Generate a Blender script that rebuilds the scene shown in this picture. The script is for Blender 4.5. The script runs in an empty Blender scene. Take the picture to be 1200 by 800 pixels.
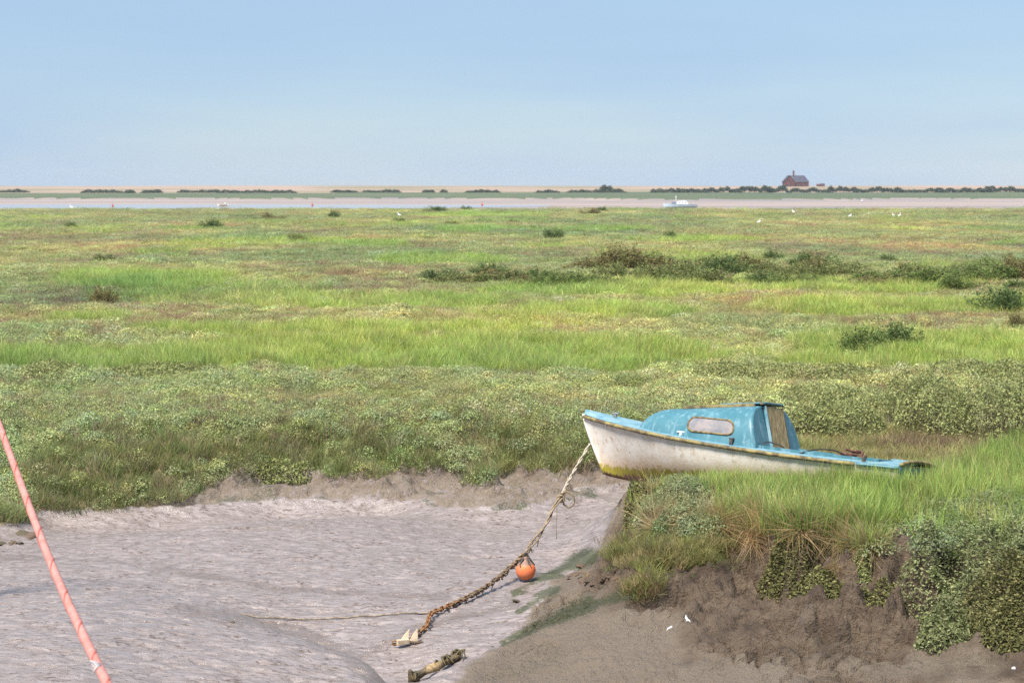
import bpy, bmesh, math, random
import numpy as np
from mathutils import Vector, Matrix

random.seed(7)
RNG = np.random.default_rng(11)
SC = bpy.context.scene
COL = SC.collection

# ------------------------------------------------------------------ camera
EYE = 4.3                      # eye height above the salt marsh
FPX = 2333.0                   # 70 mm lens in pixels of the 1200 px wide photograph
HOR = 219.0
PITCH = math.atan((400 - HOR) / FPX)
cam = bpy.data.cameras.new('camera')
camo = bpy.data.objects.new('camera', cam)
COL.objects.link(camo)
camo.location = (0, 0, EYE)
camo.rotation_euler = (math.pi / 2 - PITCH, 0, 0)
cam.sensor_width = 36
cam.lens = 36 * FPX / 1200
cam.clip_start = 0.5
cam.clip_end = 30000
cam.dof.use_dof = True
cam.dof.focus_distance = 28.0
cam.dof.aperture_fstop = 3.6
SC.camera = camo

# ------------------------------------------------------------------ world, sun, exposure
SUN_EL = math.radians(58)
SUN_AZ = math.radians(216)          # compass bearing of the sun, 0 = view direction, clockwise
sv = Vector((math.sin(SUN_AZ) * math.cos(SUN_EL), math.cos(SUN_AZ) * math.cos(SUN_EL), math.sin(SUN_EL)))
world = bpy.data.worlds.new('World')
SC.world = world
world.use_nodes = True
wn, wl = world.node_tree.nodes, world.node_tree.links
wn.clear()
wout = wn.new('ShaderNodeOutputWorld')
wbg = wn.new('ShaderNodeBackground')
wbg.inputs['Strength'].default_value = 0.052
sky = wn.new('ShaderNodeTexSky')
sky.sky_type = 'NISHITA'
sky.sun_disc = False
sky.sun_elevation = SUN_EL
sky.sun_rotation = SUN_AZ
sky.altitude = 0
sky.air_density = 1.0
sky.dust_density = 0.15
sky.ozone_density = 4.0
# thin even veil of high cloud over the whole sky
wtc = wn.new('ShaderNodeTexCoord')
wmap = wn.new('ShaderNodeMapping')
wmap.inputs['Scale'].default_value = (2.2, 2.2, 16.0)
wnoi = wn.new('ShaderNodeTexNoise')
wnoi.inputs['Scale'].default_value = 1.3
wnoi.inputs['Detail'].default_value = 4
wnoi.inputs['Roughness'].default_value = 0.5
wr = wn.new('ShaderNodeMapRange')
wr.inputs['From Min'].default_value = 0.32
wr.inputs['From Max'].default_value = 0.70
wr.inputs['To Min'].default_value = 0.52
wr.inputs['To Max'].default_value = 0.84
wmix = wn.new('ShaderNodeMix')
wmix.data_type = 'RGBA'
wmix.inputs['B'].default_value = (3.3, 4.75, 6.8, 1)
wl.new(wtc.outputs['Generated'], wmap.inputs['Vector'])
wl.new(wmap.outputs['Vector'], wnoi.inputs['Vector'])
wl.new(wnoi.outputs['Fac'], wr.inputs['Value'])
wl.new(wr.outputs['Result'], wmix.inputs['Factor'])
wl.new(sky.outputs['Color'], wmix.inputs['A'])
wl.new(wmix.outputs['Result'], wbg.inputs['Color'])
wl.new(wbg.outputs['Background'], wout.inputs['Surface'])

sl = bpy.data.lights.new('sun', 'SUN')
sl.energy = 3.7
sl.angle = math.radians(17)
sl.color = (1.0, 0.955, 0.89)
slo = bpy.data.objects.new('sun', sl)
COL.objects.link(slo)
slo.location = (0, 0, 60)
slo.rotation_euler = (-sv).to_track_quat('-Z', 'Y').to_euler()

SC.view_settings.view_transform = 'Standard'
SC.view_settings.look = 'None'
SC.view_settings.gamma = 1.0
SC.view_settings.exposure = 1.22
SC.render.engine = 'CYCLES'
SC.cycles.max_bounces = 6
SC.cycles.transparent_max_bounces = 6
SC.cycles.volume_bounces = 0
SC.cycles.use_denoising = False
SC.cycles.use_adaptive_sampling = False
SC.cycles.sample_clamp_direct = 6.0
SC.cycles.sample_clamp_indirect = 2.0

# ------------------------------------------------------------------ pixel helpers
CP, SP = math.cos(PITCH), math.sin(PITCH)


def ray(px, py):
    dx, dy = (px - 600) / FPX, (400 - py) / FPX
    return dx, CP + dy * SP, -SP + dy * CP


def P(px, py, z):
    """point of height z seen at that pixel of the photograph"""
    d = ray(px, py)
    t = (z - EYE) / d[2]
    return Vector((d[0] * t, d[1] * t, z))


def PY(px, py, Y):
    d = ray(px, py)
    t = Y / d[1]
    return Vector((d[0] * t, Y, EYE + d[2] * t))


def to_px(X, Y, Z):
    Z = Z - EYE
    f = Y * CP - Z * SP
    u = Y * SP + Z * CP
    return 600 + FPX * X / f, 400 - FPX * u / f


# ------------------------------------------------------------------ numpy noise
def _hash(ix, iy, seed):
    h = (ix.astype(np.int64) * 374761393 + iy.astype(np.int64) * 668265263 + seed * 974711) & 0x7fffffff
    h = ((h ^ (h >> 13)) * 1274126177) & 0x7fffffff
    h = h ^ (h >> 16)
    return (h & 0xffff) / 65535.0


def vnoise(x, y, seed=0):
    ix, iy = np.floor(x), np.floor(y)
    fx, fy = x - ix, y - iy
    fx = fx * fx * fx * (fx * (fx * 6 - 15) + 10)
    fy = fy * fy * fy * (fy * (fy * 6 - 15) + 10)
    a, b = _hash(ix, iy, seed), _hash(ix + 1, iy, seed)
    c, d = _hash(ix, iy + 1, seed), _hash(ix + 1, iy + 1, seed)
    return (a * (1 - fx) + b * fx) * (1 - fy) + (c * (1 - fx) + d * fx) * fy


def fbm(x, y, octv=4, seed=0, gain=0.5):
    s, a, t = 0.0, 1.0, 0.0
    for o in range(octv):
        ca, sa = math.cos(o * 1.1), math.sin(o * 1.1)
        s = s + a * vnoise((x * ca - y * sa) * 2 ** o + 17.3 * o, (x * sa + y * ca) * 2 ** o - 9.1 * o, seed + o)
        t += a
        a *= gain
    return s / t * 2 - 1


def voronoi_edge(x, y, seed=0):
    ix, iy = np.floor(x), np.floor(y)
    f1 = np.full(np.shape(x), 9.0)
    f2 = np.full(np.shape(x), 9.0)
    for i in (-1, 0, 1):
        for j in (-1, 0, 1):
            cx = ix + i + _hash(ix + i, iy + j, seed)
            cy = iy + j + _hash(ix + i, iy + j, seed + 5)
            d = np.hypot(cx - x, cy - y)
            f2 = np.where(d < f1, f1, np.minimum(f2, d))
            f1 = np.minimum(f1, d)
    return f2 - f1


def voronoi_lump(x, y, seed=0):
    """rounded blocks with random heights"""
    ix, iy = np.floor(x), np.floor(y)
    f1 = np.full(np.shape(x), 9.0)
    hh = np.zeros(np.shape(x))
    for i in (-1, 0, 1):
        for j in (-1, 0, 1):
            cx = ix + i + _hash(ix + i, iy + j, seed)
            cy = iy + j + _hash(ix + i, iy + j, seed + 5)
            d = np.hypot(cx - x, cy - y)
            hh = np.where(d < f1, _hash(ix + i, iy + j, seed + 9), hh)
            f1 = np.minimum(f1, d)
    return hh * np.clip(1 - (f1 / 0.75) ** 2, 0, 1)


def sstep(a, b, x):
    t = np.clip((x - a) / (b - a), 0, 1)
    return t * t * (3 - 2 * t)


# ------------------------------------------------------------------ terrain height
CTRL = []
for a in [
    # creek bed
    (40, 650, -1.2), (150, 625, -1.2), (300, 610, -1.2), (430, 605, -1.2), (560, 600, -1.2), (680, 592, -1.2),
    (705, 615, -1.2), (690, 650, -1.2), (610, 668, -1.2), (500, 650, -1.22), (350, 660, -1.2), (200, 670, -1.19),
    (60, 690, -1.15), (640, 640, -1.2), (420, 700, -1.25), (540, 700, -1.24), (590, 715, -1.24),
    # left foreground hump and gully
    (0, 740, -0.93), (110, 735, -0.90), (210, 738, -0.95), (100, 790, -0.78), (0, 800, -0.76), (250, 790, -0.90),
    (290, 768, -0.98), (180, 706, -1.13), (262, 722, -1.22), (345, 744, -1.36), (365, 796, -1.02), (420, 755, -1.40),
    (455, 792, -1.55), (480, 735, -1.33), (520, 760, -1.36), (505, 795, -1.46), (560, 740, -1.30),
    # slope of the near bank
    (650, 688, -1.16), (600, 750, -1.28), (545, 792, -1.37), (690, 665, -0.98), (720, 645, -0.86), (690, 705, -0.98),
    (640, 770, -1.15), (700, 760, -1.02), (620, 798, -1.24), (760, 705, -0.74), (765, 665, -0.52), (820, 690, -0.66),
    (800, 760, -0.98), (840, 655, -0.40), (900, 710, -0.76), (900, 780, -1.08), (960, 690, -0.66), (1000, 730, -0.80),
    (1000, 790, -1.08), (1080, 750, -0.85), (1100, 795, -1.05), (1190, 770, -0.85), (1190, 800, -0.98),
    (1130, 720, -0.62), (1050, 690, -0.55), (1190, 720, -0.5), (700, 798, -1.16), (740, 640, -0.6),
    # lip of the near bank
    (752, 585, -0.08), (775, 598, -0.04), (800, 615, -0.10), (850, 607, 0.0), (900, 614, 0.0), (950, 618, 0.0),
    (1020, 632, 0.0), (1090, 640, 0.0), (1200, 640, 0.0), (850, 632, -0.34), (900, 655, -0.42), (950, 660, -0.44),
    (1020, 668, -0.42), (1100, 680, -0.40), (1190, 680, -0.2),
    (800, 575, 0.0), (900, 575, 0.0), (1000, 580, 0.0), (1100, 580, 0.0), (1200, 590, 0.0),
    # far bank: toe, lip of the ledge, back of the ledge
    (0, 622, -1.15), (60, 606, -1.2), (200, 599, -1.2), (320, 591, -1.2), (440, 589, -1.2), (560, 585, -1.2),
    (660, 581, -1.2), (730, 575, -1.15), (200, 588, -1.06), (320, 577, -1.01), (440, 574, -0.99), (560, 570, -0.96),
    (660, 569, -1.0), (215, 574, -0.93), (320, 562, -0.88), (440, 554, -0.85), (560, 551, -0.83), (660, 556, -0.88),
    (60, 594, -1.05), (0, 604, -0.98), (100, 570, -0.80), (10, 570, -0.78),
]:
    p = P(*a)
    CTRL.append((p.x, p.y, p.z))
CTRL += [(x, 37.1 - (0.5 if x < -6 else 0), -0.10) for x in (-11, -9, -7, -5.5, -4, -2.5, -1, 0.4, 1.5)]
CTRL += [(x, 38.4, 0.02) for x in (-12, -8, -5, -2, 1, 4, 8, 12)]
CTRL += [(1.75, 34.0, -1.15), (2.3, 33.2, -1.0), (2.6, 35.9, -0.9), (3.2, 34.0, -0.55), (3.6, 33, -0.1), (3.7, 35.5, -0.15),
         (1.95, 30.9, -0.42), (1.7, 32.0, -1.12), (2.3, 31.6, -0.35), (2.25, 29.6, -0.02), (2.8, 30.8, 0), (3.6, 31.2, 0),
         (5, 31, 0), (5, 34, 0), (8, 30, 0), (8, 34, 0), (9, 26, 0), (12, 28, 0), (12, 34, 0), (1.62, 30.2, -0.75),
         (-10, 30, -1.15), (-12, 26, -1.1), (-9, 20, -0.85), (-6, 17, -0.9), (0, 18, -1.5), (3, 18, -1.3), (7, 18, -1.1),
         (0, 14, -1.5), (-6, 13, -1.1), (6, 13, -1.2), (9, 21, -0.4), (12, 20, -0.4), (-14, 34, -0.9)]
CT = np.array(CTRL)


def tps_fit(pts, lam=0.0008):
    n = len(pts)
    d = np.hypot(pts[:, None, 0] - pts[None, :, 0], pts[:, None, 1] - pts[None, :, 1])
    K = np.where(d > 0, d * d * np.log(d + 1e-12), 0) + lam * np.eye(n)
    Q = np.c_[np.ones(n), pts[:, :2]]
    A = np.block([[K, Q], [Q.T, np.zeros((3, 3))]])
    return np.linalg.solve(A, np.r_[pts[:, 2], 0, 0, 0])


TW = tps_fit(CT)


def tps_eval(X, Y):
    sh = X.shape
    x, y = X.ravel(), Y.ravel()
    out = np.full(x.shape, TW[-3]) + TW[-2] * x + TW[-1] * y
    for i in range(len(CT)):
        d2 = (x - CT[i, 0]) ** 2 + (y - CT[i, 1]) ** 2
        out += TW[i] * 0.5 * d2 * np.log(d2 + 1e-9)
    return out.reshape(sh)


_h = [P(*q) for q in ((-220, 702, -1.0), (-60, 700, -1.0), (80, 698, -1.0), (180, 704, -1.0), (262, 722, -1.0), (330, 746, -1.0), (400, 780, -1.0), (455, 815, -1.05))]
HUMP = ([q.x for q in _h], [q.y for q in _h])


def smooth_height(X, Y):
    """height without the fine mud relief"""
    X = np.asarray(X, float)
    Y = np.asarray(Y, float)
    Z = np.zeros(X.shape)
    near = (Y < 40) & (Y > 11) & (np.abs(X) < 16)
    if near.any():
        xn, yn = X[near], Y[near]
        wz_ = sstep(1.3, 2.4, xn) * sstep(29.0, 27.0, yn) * sstep(21.2, 22.6, yn)
        yn = yn + wz_ * (0.75 * fbm(xn * 1.35, yn * 0.35, 3, 12) + 0.22 * fbm(xn * 4.2, yn * 1.4, 2, 13))
        zt = np.clip(tps_eval(xn, yn), -1.75, 0.05)
        # undercut hollows below the turf
        zt -= wz_ * 0.30 * np.clip(fbm(xn * 1.9, yn * 1.9, 3, 14) + 0.05, 0, 0.6) * sstep(-0.12, -0.3, zt) * sstep(-0.85, -0.6, zt)
        Z[near] = zt
    outer = (Y <= 40) & ~near
    Z[outer] = np.where(Y[outer] > 36, 0, np.where(np.abs(X[outer]) < 16, -1.2, np.where(X[outer] > 0, -0.3, -1.0)))
    cx_, cy_ = HUMP
    dc = np.interp(X, cx_, cy_) - Y + 0.12 * fbm(X * 1.2, Y * 0.6, 2, 15)
    Z = Z + np.where((Y > 11) & (Y < 30), 0.34 * sstep(-1.5, 0.30, dc) * sstep(-0.9, -1.6, X) - 0.10 * np.exp(-((dc + 0.45) / 0.4) ** 2) * sstep(-0.6, -2, X) * sstep(-6.5, -4.5, X), 0)
    Z = np.where(Y < 9, np.clip((9 - Y) * 0.35, 0, 2.6) - 1.2, Z)
    w = sstep(37.6, 40, Y)
    marsh = 0.10 * fbm(X * 0.30, Y * 0.26, 4, 3) + 0.30 * (0.32 - np.abs(fbm(X * 0.42, Y * 0.30, 3, 4))) * np.clip(1.6 - Y / 90, 0.35, 1) + 0.16 * fbm(X * 0.05, Y * 0.04, 3, 9)
    Z = Z * (1 - w) + np.clip(marsh, -0.2, 0.45) * w
    # far side: tidal channel, low marsh, shingle ridge
    edge = 388 + 14 * fbm(X * 0.02, X * 0 + 3.1, 3, 21)
    Z = np.where(Y > edge - 6, Z * (1 - sstep(edge - 6, edge, Y)) - 0.7 * sstep(edge - 6, edge + 3, Y), Z)
    bank = 720 + 110 * fbm(X * 0.012, X * 0 + 7.7, 3, 22)
    Z = np.where(Y > bank, -0.7 + 0.8 * sstep(bank, bank + 12, Y), Z)
    rid = 1330 + 45 * fbm(X * 0.004, X * 0 + 1.7, 3, 23)
    Z = np.where(Y > rid, 0.1 + (4.95 + 0.35 * fbm(X * 0.006, X * 0, 4, 24)) * sstep(rid, rid + 130, Y), Z)
    Z = np.where(Y > 1700, Z - 6 * sstep(1700, 2200, Y), Z)
    return Z


TOE = ([16, 19, 22.4, 24.4, 27.2, 29.2, 31], [-1.6, -1.1, -0.58, 0.0, 0.50, 1.15, 1.75])
MOUND = ([-1.4, -0.54, 0.0, 0.62, 1.27, 1.8, 2.4], [21.6, 22.75, 23.45, 24.15, 24.7, 24.85, 24.9])


def mudmask(X, Y, Z):
    """1 on bare mud, 0 on vegetated ground"""
    n = 0.16 * fbm(X * 1.3, Y * 1.3, 4, 40)
    near_side = Y < 31.2
    thr = np.where(near_side, -0.14, -0.80 - 0.30 * sstep(-4.8, -6.4, X))
    m = sstep(thr + 0.06, thr - 0.06, Z + n * np.where(near_side, 0.8, 0.5))
    return m * (Y < 37.4)


def height(X, Y, detail=True):
    X = np.asarray(X, float)
    Y = np.asarray(Y, float)
    Z = smooth_height(X, Y)
    if not detail:
        return Z
    m = (Y < 38) & (Y > 12) & (np.abs(X) < 15)
    if m.any():
        x, y, z = X[m], Y[m], Z[m]
        bank = np.where(y < 31.5, sstep(-0.15, 0.25, x - np.interp(y, TOE[0], TOE[1])), sstep(-1.18, -1.05, z)) * ((y < 31.5) | (y > 33.2))      # rough eroded banks, not the smooth bed
        bed = 1 - bank
        wx, wy = x + 0.25 * fbm(x * 2, y * 2, 2, 50), y + 0.25 * fbm(x * 2, y * 2, 2, 51)
        # low flow ripples and pocks of the creek bed
        dz = bed * (0.025 * fbm(x * 0.8, y * 2.2, 3, 60) + 0.024 * fbm(x * 3.2, y * 8, 3, 61) - 0.05 * np.clip(fbm(x * 5, y * 13, 2, 62) - 0.2, 0, 1))
        # lumps and slumped clods of the banks, rougher high up
        high = sstep(-0.98, -0.62, z) * sstep(-0.02, -0.2, z)
        lump = np.abs(fbm(wx * 1.6, wy * 1.6, 4, 70))
        dz += bank * (0.05 * fbm(x * 1.1, y * 1.1, 3, 71) + (0.03 + 0.42 * high) * (0.28 - lump) * sstep(0.05, -0.1, z))
        dz += bank * (0.035 + 0.19 * high) * fbm(x * 6, y * 6, 4, 72, 0.65)
        farb = y > 33.2
        ax, ay = x + 0.10 * fbm(x * 5, y * 5, 2, 75), y + 0.10 * fbm(x * 5, y * 5, 2, 76)
        blk = 0.11 * voronoi_lump(ax * 3.2, ay * 3.2, 77) + 0.075 * voronoi_lump(ax * 6.5, ay * 6.5, 78) + 0.045 * voronoi_lump(ax * 12, ay * 12, 79)
        rough = sstep(-0.25, 0.25, fbm(x * 0.7, y * 0.7, 3, 83)) * 0.75 + 0.25
        dz += bank * (blk - 0.06) * np.where(farb, 0.35 * sstep(-0.1, -0.5, z), (0.25 + 1.9 * high) * rough)
        # broken mud ledges of the far bank
        qz = (z + 0.10 * fbm(x * 1.3, y * 1.3, 3, 84) + 0.05 * fbm(x * 4, y * 4, 2, 85)) / 0.16
        fz = qz - np.floor(qz)
        dz += np.where(farb, sstep(-1.19, -1.08, z) * sstep(-0.5, -0.75, z) * 0.16 * 0.9 * (sstep(0.72, 0.97, fz) - fz), 0)
        dz += np.where(farb, bank * sstep(-0.2, -0.6, z) * (0.05 * np.clip(fbm(wx * 1.4, wy * 2.6, 4, 73, 0.6), -0.4, 0.6) + 0.03 * fbm(x * 9, y * 9, 3, 74)), 0)
        # smooth convex shoulder of mud with a crisp back edge above the algae trough
        dm = np.interp(x, MOUND[0], MOUND[1]) - y + 0.10 * fbm(x * 2.0, y * 1.0, 3, 86)
        inm = sstep(-1.3, -0.6, x) * sstep(2.3, 1.5, x)
        dz += inm * (0.20 * sstep(-0.10, 0.06, dm) * np.exp(-(np.clip(dm, 0, 9) / 0.95) ** 2) - 0.07 * np.exp(-((dm + 0.25) / 0.22) ** 2))
        # shrinkage cracks of the drying slope
        ck = voronoi_edge(wx * 3.6 + 0.35 * fbm(x * 7, y * 7, 2, 80), wy * 4.2, 81)
        where = bank * sstep(0.0, 0.22, fbm(x * 0.55 + 4, y * 0.8, 3, 82) + 0.22) * sstep(-0.45, -0.6, z) * (~farb)
        dz -= 0.14 * where * sstep(0.20, 0.07, ck)
        dz += 0.02 * where * sstep(0.1, 0.5, ck)
        Z = Z.copy()
        Z[m] = z + dz
    return Z


# ------------------------------------------------------------------ marsh patches seen in the photograph
def ell(px, py, x0, x1, y0, y1, soft=0.35):
    cx, cy, rx, ry = (x0 + x1) / 2, (y0 + y1) / 2, (x1 - x0) / 2, (y1 - y0) / 2
    d = (np.abs((px - cx) / rx) ** 2.6 + np.abs((py - cy) / ry) ** 2.2)
    return sstep(1 + soft, 1 - soft, d)


CORD = [(-60, 320, 414, 444), (200, 850, 404, 440), (870, 1290, 398, 442), (170, 640, 388, 401), (55, 275, 322, 340),
        (340, 600, 348, 364), (560, 860, 336, 350), (640, 1140, 330, 346), (900, 1260, 354, 370), (600, 820, 360, 374),
        (430, 600, 301, 311), (380, 480, 284, 291), (500, 580, 266, 274), (300, 400, 282, 288), (720, 900, 279, 285),
        (480, 640, 250, 255), (600, 760, 269, 273), (60, 150, 375, 383)]
BROWN = [(-30, 330, 340, 362), (600, 770, 386, 398), (850, 960, 344, 360), (950, 1210, 366, 381), (280, 460, 310, 322),
         (880, 1230, 280, 300), (-40, 200, 268, 290), (300, 430, 372, 384), (830, 1000, 442, 452), (610, 860, 296, 304)]


def patches(X, Y):
    px, py = to_px(X, Y, np.zeros_like(X))
    wob = fbm(X * 0.25, Y * 0.10, 4, 90) * 0.5
    pyw = py + wob * np.clip((py - 219) * 0.035, 0.8, 7)
    pxw = px + wob * 60
    c = np.zeros_like(X)
    b = np.zeros_like(X)
    for e in CORD:
        c = np.maximum(c, ell(pxw, pyw, *e))
    for e in BROWN:
        b = np.maximum(b, ell(pxw, pyw, *e))
    c = np.maximum(c * sstep(-0.65, -0.15, fbm(X * 0.30, Y * 0.16, 3, 94)), 0.45 * sstep(0.22, 0.5, fbm(X * 0.09, Y * 0.05, 4, 91)) * (py < 390))
    b = np.maximum(b * 0.8, sstep(0.08, 0.5, fbm(X * 0.16, Y * 0.07, 4, 92))) * (1 - c)
    return c, b


# ------------------------------------------------------------------ material helpers
def mat(name):
    m = bpy.data.materials.new(name)
    m.use_nodes = True
    nt = m.node_tree
    nt.nodes.clear()
    out = nt.nodes.new('ShaderNodeOutputMaterial')
    bs = nt.nodes.new('ShaderNodeBsdfPrincipled')
    nt.links.new(bs.outputs['BSDF'], out.inputs['Surface'])
    bs.inputs['Specular IOR Level'].default_value = 0.3
    return m, nt, bs, out


class N:
    """tiny node builder"""

    def __init__(self, nt):
        self.nt = nt

    def node(self, t, **kw):
        n = self.nt.nodes.new(t)
        for k, v in kw.items():
            setattr(n, k, v)
        return n

    def link(self, a, b):
        self.nt.links.new(a, b)

    def coord(self, kind='Object', scale=None):
        c = self.node('ShaderNodeTexCoord').outputs[kind]
        if scale:
            m = self.node('ShaderNodeMapping')
            m.inputs['Scale'].default_value = scale
            self.link(c, m.inputs['Vector'])
            return m.outputs['Vector']
        return c

    def noise(self, vec, scale, detail=4, rough=0.55, dist=0.0):
        n = self.node('ShaderNodeTexNoise')
        n.inputs['Scale'].default_value = scale
        n.inputs['Detail'].default_value = detail
        n.inputs['Roughness'].default_value = rough
        n.inputs['Distortion'].default_value = dist
        if vec is not None:
            self.link(vec, n.inputs['Vector'])
        return n.outputs['Fac']

    def ramp(self, fac, a, b, c0=0.0, c1=1.0):
        n = self.node('ShaderNodeMapRange')
        n.inputs['From Min'].default_value = a
        n.inputs['From Max'].default_value = b
        n.inputs['To Min'].default_value = c0
        n.inputs['To Max'].default_value = c1
        n.interpolation_type = 'SMOOTHSTEP'
        self.link(fac, n.inputs['Value'])
        return n.outputs['Result']

    def mix(self, fac, a, b, blend='MIX'):
        n = self.node('ShaderNodeMix', data_type='RGBA', blend_type=blend)
        for s, v in (('Factor', fac), ('A', a), ('B', b)):
            if isinstance(v, (tuple, list)):
                n.inputs[s].default_value = (*v, 1) if len(v) == 3 else v
            elif isinstance(v, (int, float)):
                n.inputs[s].default_value = v
            else:
                self.link(v, n.inputs[s])
        return n.outputs['Result']

    def math(self, op, a, b=0.0):
        n = self.node('ShaderNodeMath', operation=op)
        for i, v in enumerate((a, b)):
            if isinstance(v, (int, float)):
                n.inputs[i].default_value = v
            else:
                self.link(v, n.inputs[i])
        return n.outputs[0]

    def attr(self, name, kind='GEOMETRY', out='Color'):
        n = self.node('ShaderNodeAttribute', attribute_name=name, attribute_type=kind)
        return n.outputs[out]

    def sep(self, c):
        n = self.node('ShaderNodeSeparateColor')
        self.link(c, n.inputs[0])
        return n.outputs

    def bump(self, h, dist, strength=1.0):
        n = self.node('ShaderNodeBump')
        n.inputs['Distance'].default_value = dist
        n.inputs['Strength'].default_value = strength
        self.link(h, n.inputs['Height'])
        return n.outputs['Normal']


def simple_mat(name, c0, c1, scale=8, rough=0.6, bump=0.0, metallic=0.0, spec=0.3, detail=5):
    m, nt, bs, _ = mat(name)
    n = N(nt)
    v = n.coord()
    f = n.noise(v, scale, detail)
    n.link(n.mix(n.ramp(f, 0.32, 0.68), c0, c1), bs.inputs['Base Color'])
    bs.inputs['Roughness'].default_value = rough
    bs.inputs['Metallic'].default_value = metallic
    bs.inputs['Specular IOR Level'].default_value = spec
    if bump:
        n.link(n.bump(n.noise(v, scale * 3, 4), bump), bs.inputs['Normal'])
    return m


def leaf_mat(name, trans=0.25, rough=0.55, spec=0.25, var=0.35):
    """foliage: colour from the plant's own tint and from leaf to leaf variation"""
    m, nt, bs, out = mat(name)
    n = N(nt)
    tint = n.attr('tint', 'INSTANCER')
    leaf = n.attr('leaf', 'GEOMETRY')
    base = n.mix(1.0, tint, leaf, 'MULTIPLY')
    oi = n.node('ShaderNodeObjectInfo')
    k = n.ramp(oi.outputs['Random'], 0, 1, 1 - var, 1 + var)
    cc = n.node('ShaderNodeVectorMath', operation='SCALE')
    n.link(base, cc.inputs[0])
    n.link(k, cc.inputs['Scale'])
    n.link(cc.outputs[0], bs.inputs['Base Color'])
    bs.inputs['Roughness'].default_value = rough
    bs.inputs['Specular IOR Level'].default_value = spec
    tr = n.node('ShaderNodeBsdfTranslucent')
    n.link(cc.outputs[0], tr.inputs['Color'])
    mx = n.node('ShaderNodeMixShader')
    mx.inputs[0].default_value = trans
    n.link(bs.outputs[0], mx.inputs[1])
    n.link(tr.outputs[0], mx.inputs[2])
    n.link(mx.outputs[0], out.inputs['Surface'])
    return m


def own_leaf_mat(name, trans=0.35, rough=0.6):
    """foliage of a single plant: colour stored on its leaves"""
    m, nt, bs, out = mat(name)
    n = N(nt)
    leaf = n.attr('leaf', 'GEOMETRY')
    n.link(leaf, bs.inputs['Base Color'])
    bs.inputs['Roughness'].default_value = rough
    bs.inputs['Specular IOR Level'].default_value = 0.2
    tr = n.node('ShaderNodeBsdfTranslucent')
    n.link(leaf, tr.inputs['Color'])
    mx = n.node('ShaderNodeMixShader')
    mx.inputs[0].default_value = trans
    n.link(bs.outputs[0], mx.inputs[1])
    n.link(tr.outputs[0], mx.inputs[2])
    n.link(mx.outputs[0], out.inputs['Surface'])
    return m


# ------------------------------------------------------------------ mesh helpers
def mesh_np(name, V, F, smooth=True):
    """mesh from numpy vertices and a list of (m,k) face arrays"""
    me = bpy.data.meshes.new(name)
    if not isinstance(F, list):
        F = [F]
    F = [np.asarray(f, np.int32) for f in F if len(f)]
    loops = np.concatenate([f.ravel() for f in F])
    tot = np.concatenate([np.full(len(f), f.shape[1], np.int32) for f in F])
    start = np.concatenate([[0], np.cumsum(tot)[:-1]]).astype(np.int32)
    me.vertices.add(len(V))
    me.vertices.foreach_set('co', np.asarray(V, np.float32).ravel())
    me.loops.add(len(loops))
    me.loops.foreach_set('vertex_index', loops)
    me.polygons.add(len(tot))
    me.polygons.foreach_set('loop_start', start)
    me.polygons.foreach_set('loop_total', tot)
    me.update(calc_edges=True)
    me.validate()
    me.polygons.foreach_set('use_smooth', np.full(len(me.polygons), smooth))
    return me


def set_col(me, name, C):
    a = me.attributes.new(name, 'FLOAT_COLOR', 'POINT')
    C = np.asarray(C, np.float32)
    if C.shape[1] == 3:
        C = np.c_[C, np.ones(len(C), np.float32)]
    a.data.foreach_set('color', C.ravel())


def link(name, me, m=None, parent=None):
    o = bpy.data.objects.new(name, me)
    COL.objects.link(o)
    if m is not None and me is not None:
        if len(me.materials) == 0:
            me.materials.append(m)
    if parent is not None:
        o.parent = parent
        if name in ('leaves', 'stems'):
            o['kind'] = 'stuff'          # many tiny pieces joined into one part
    return o


def tag(o, label=None, cat=None, group=None, kind=None):
    for k, v in (('label', label), ('category', cat), ('group', group), ('kind', kind)):
        if v:
            o[k] = v
    return o


def empty(name, loc=(0, 0, 0), rz=0):
    o = bpy.data.objects.new(name, None)
    o.empty_display_size = 0.2
    COL.objects.link(o)
    o.location = loc
    o.rotation_euler = (0, 0, rz)
    return o


def from_bm(name, bm, m, parent=None, smooth=False, bevel=0.0):
    if bevel:
        bmesh.ops.bevel(bm, geom=[e for e in bm.edges], offset=bevel, segments=2, profile=0.6, affect='EDGES')
    bmesh.ops.recalc_face_normals(bm, faces=bm.faces)
    me = bpy.data.meshes.new(name)
    bm.to_mesh(me)
    bm.free()
    for p in me.polygons:
        p.use_smooth = smooth
    return link(name, me, m, parent)


def box(bm, c, s, rot=None):
    r = bmesh.ops.create_cube(bm, size=1)
    M = Matrix.Translation(c)
    if rot is not None:
        M = M @ rot.to_4x4()
    M = M @ Matrix.Diagonal((*s, 1))
    bmesh.ops.transform(bm, matrix=M, verts=r['verts'])
    return r['verts']


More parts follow.
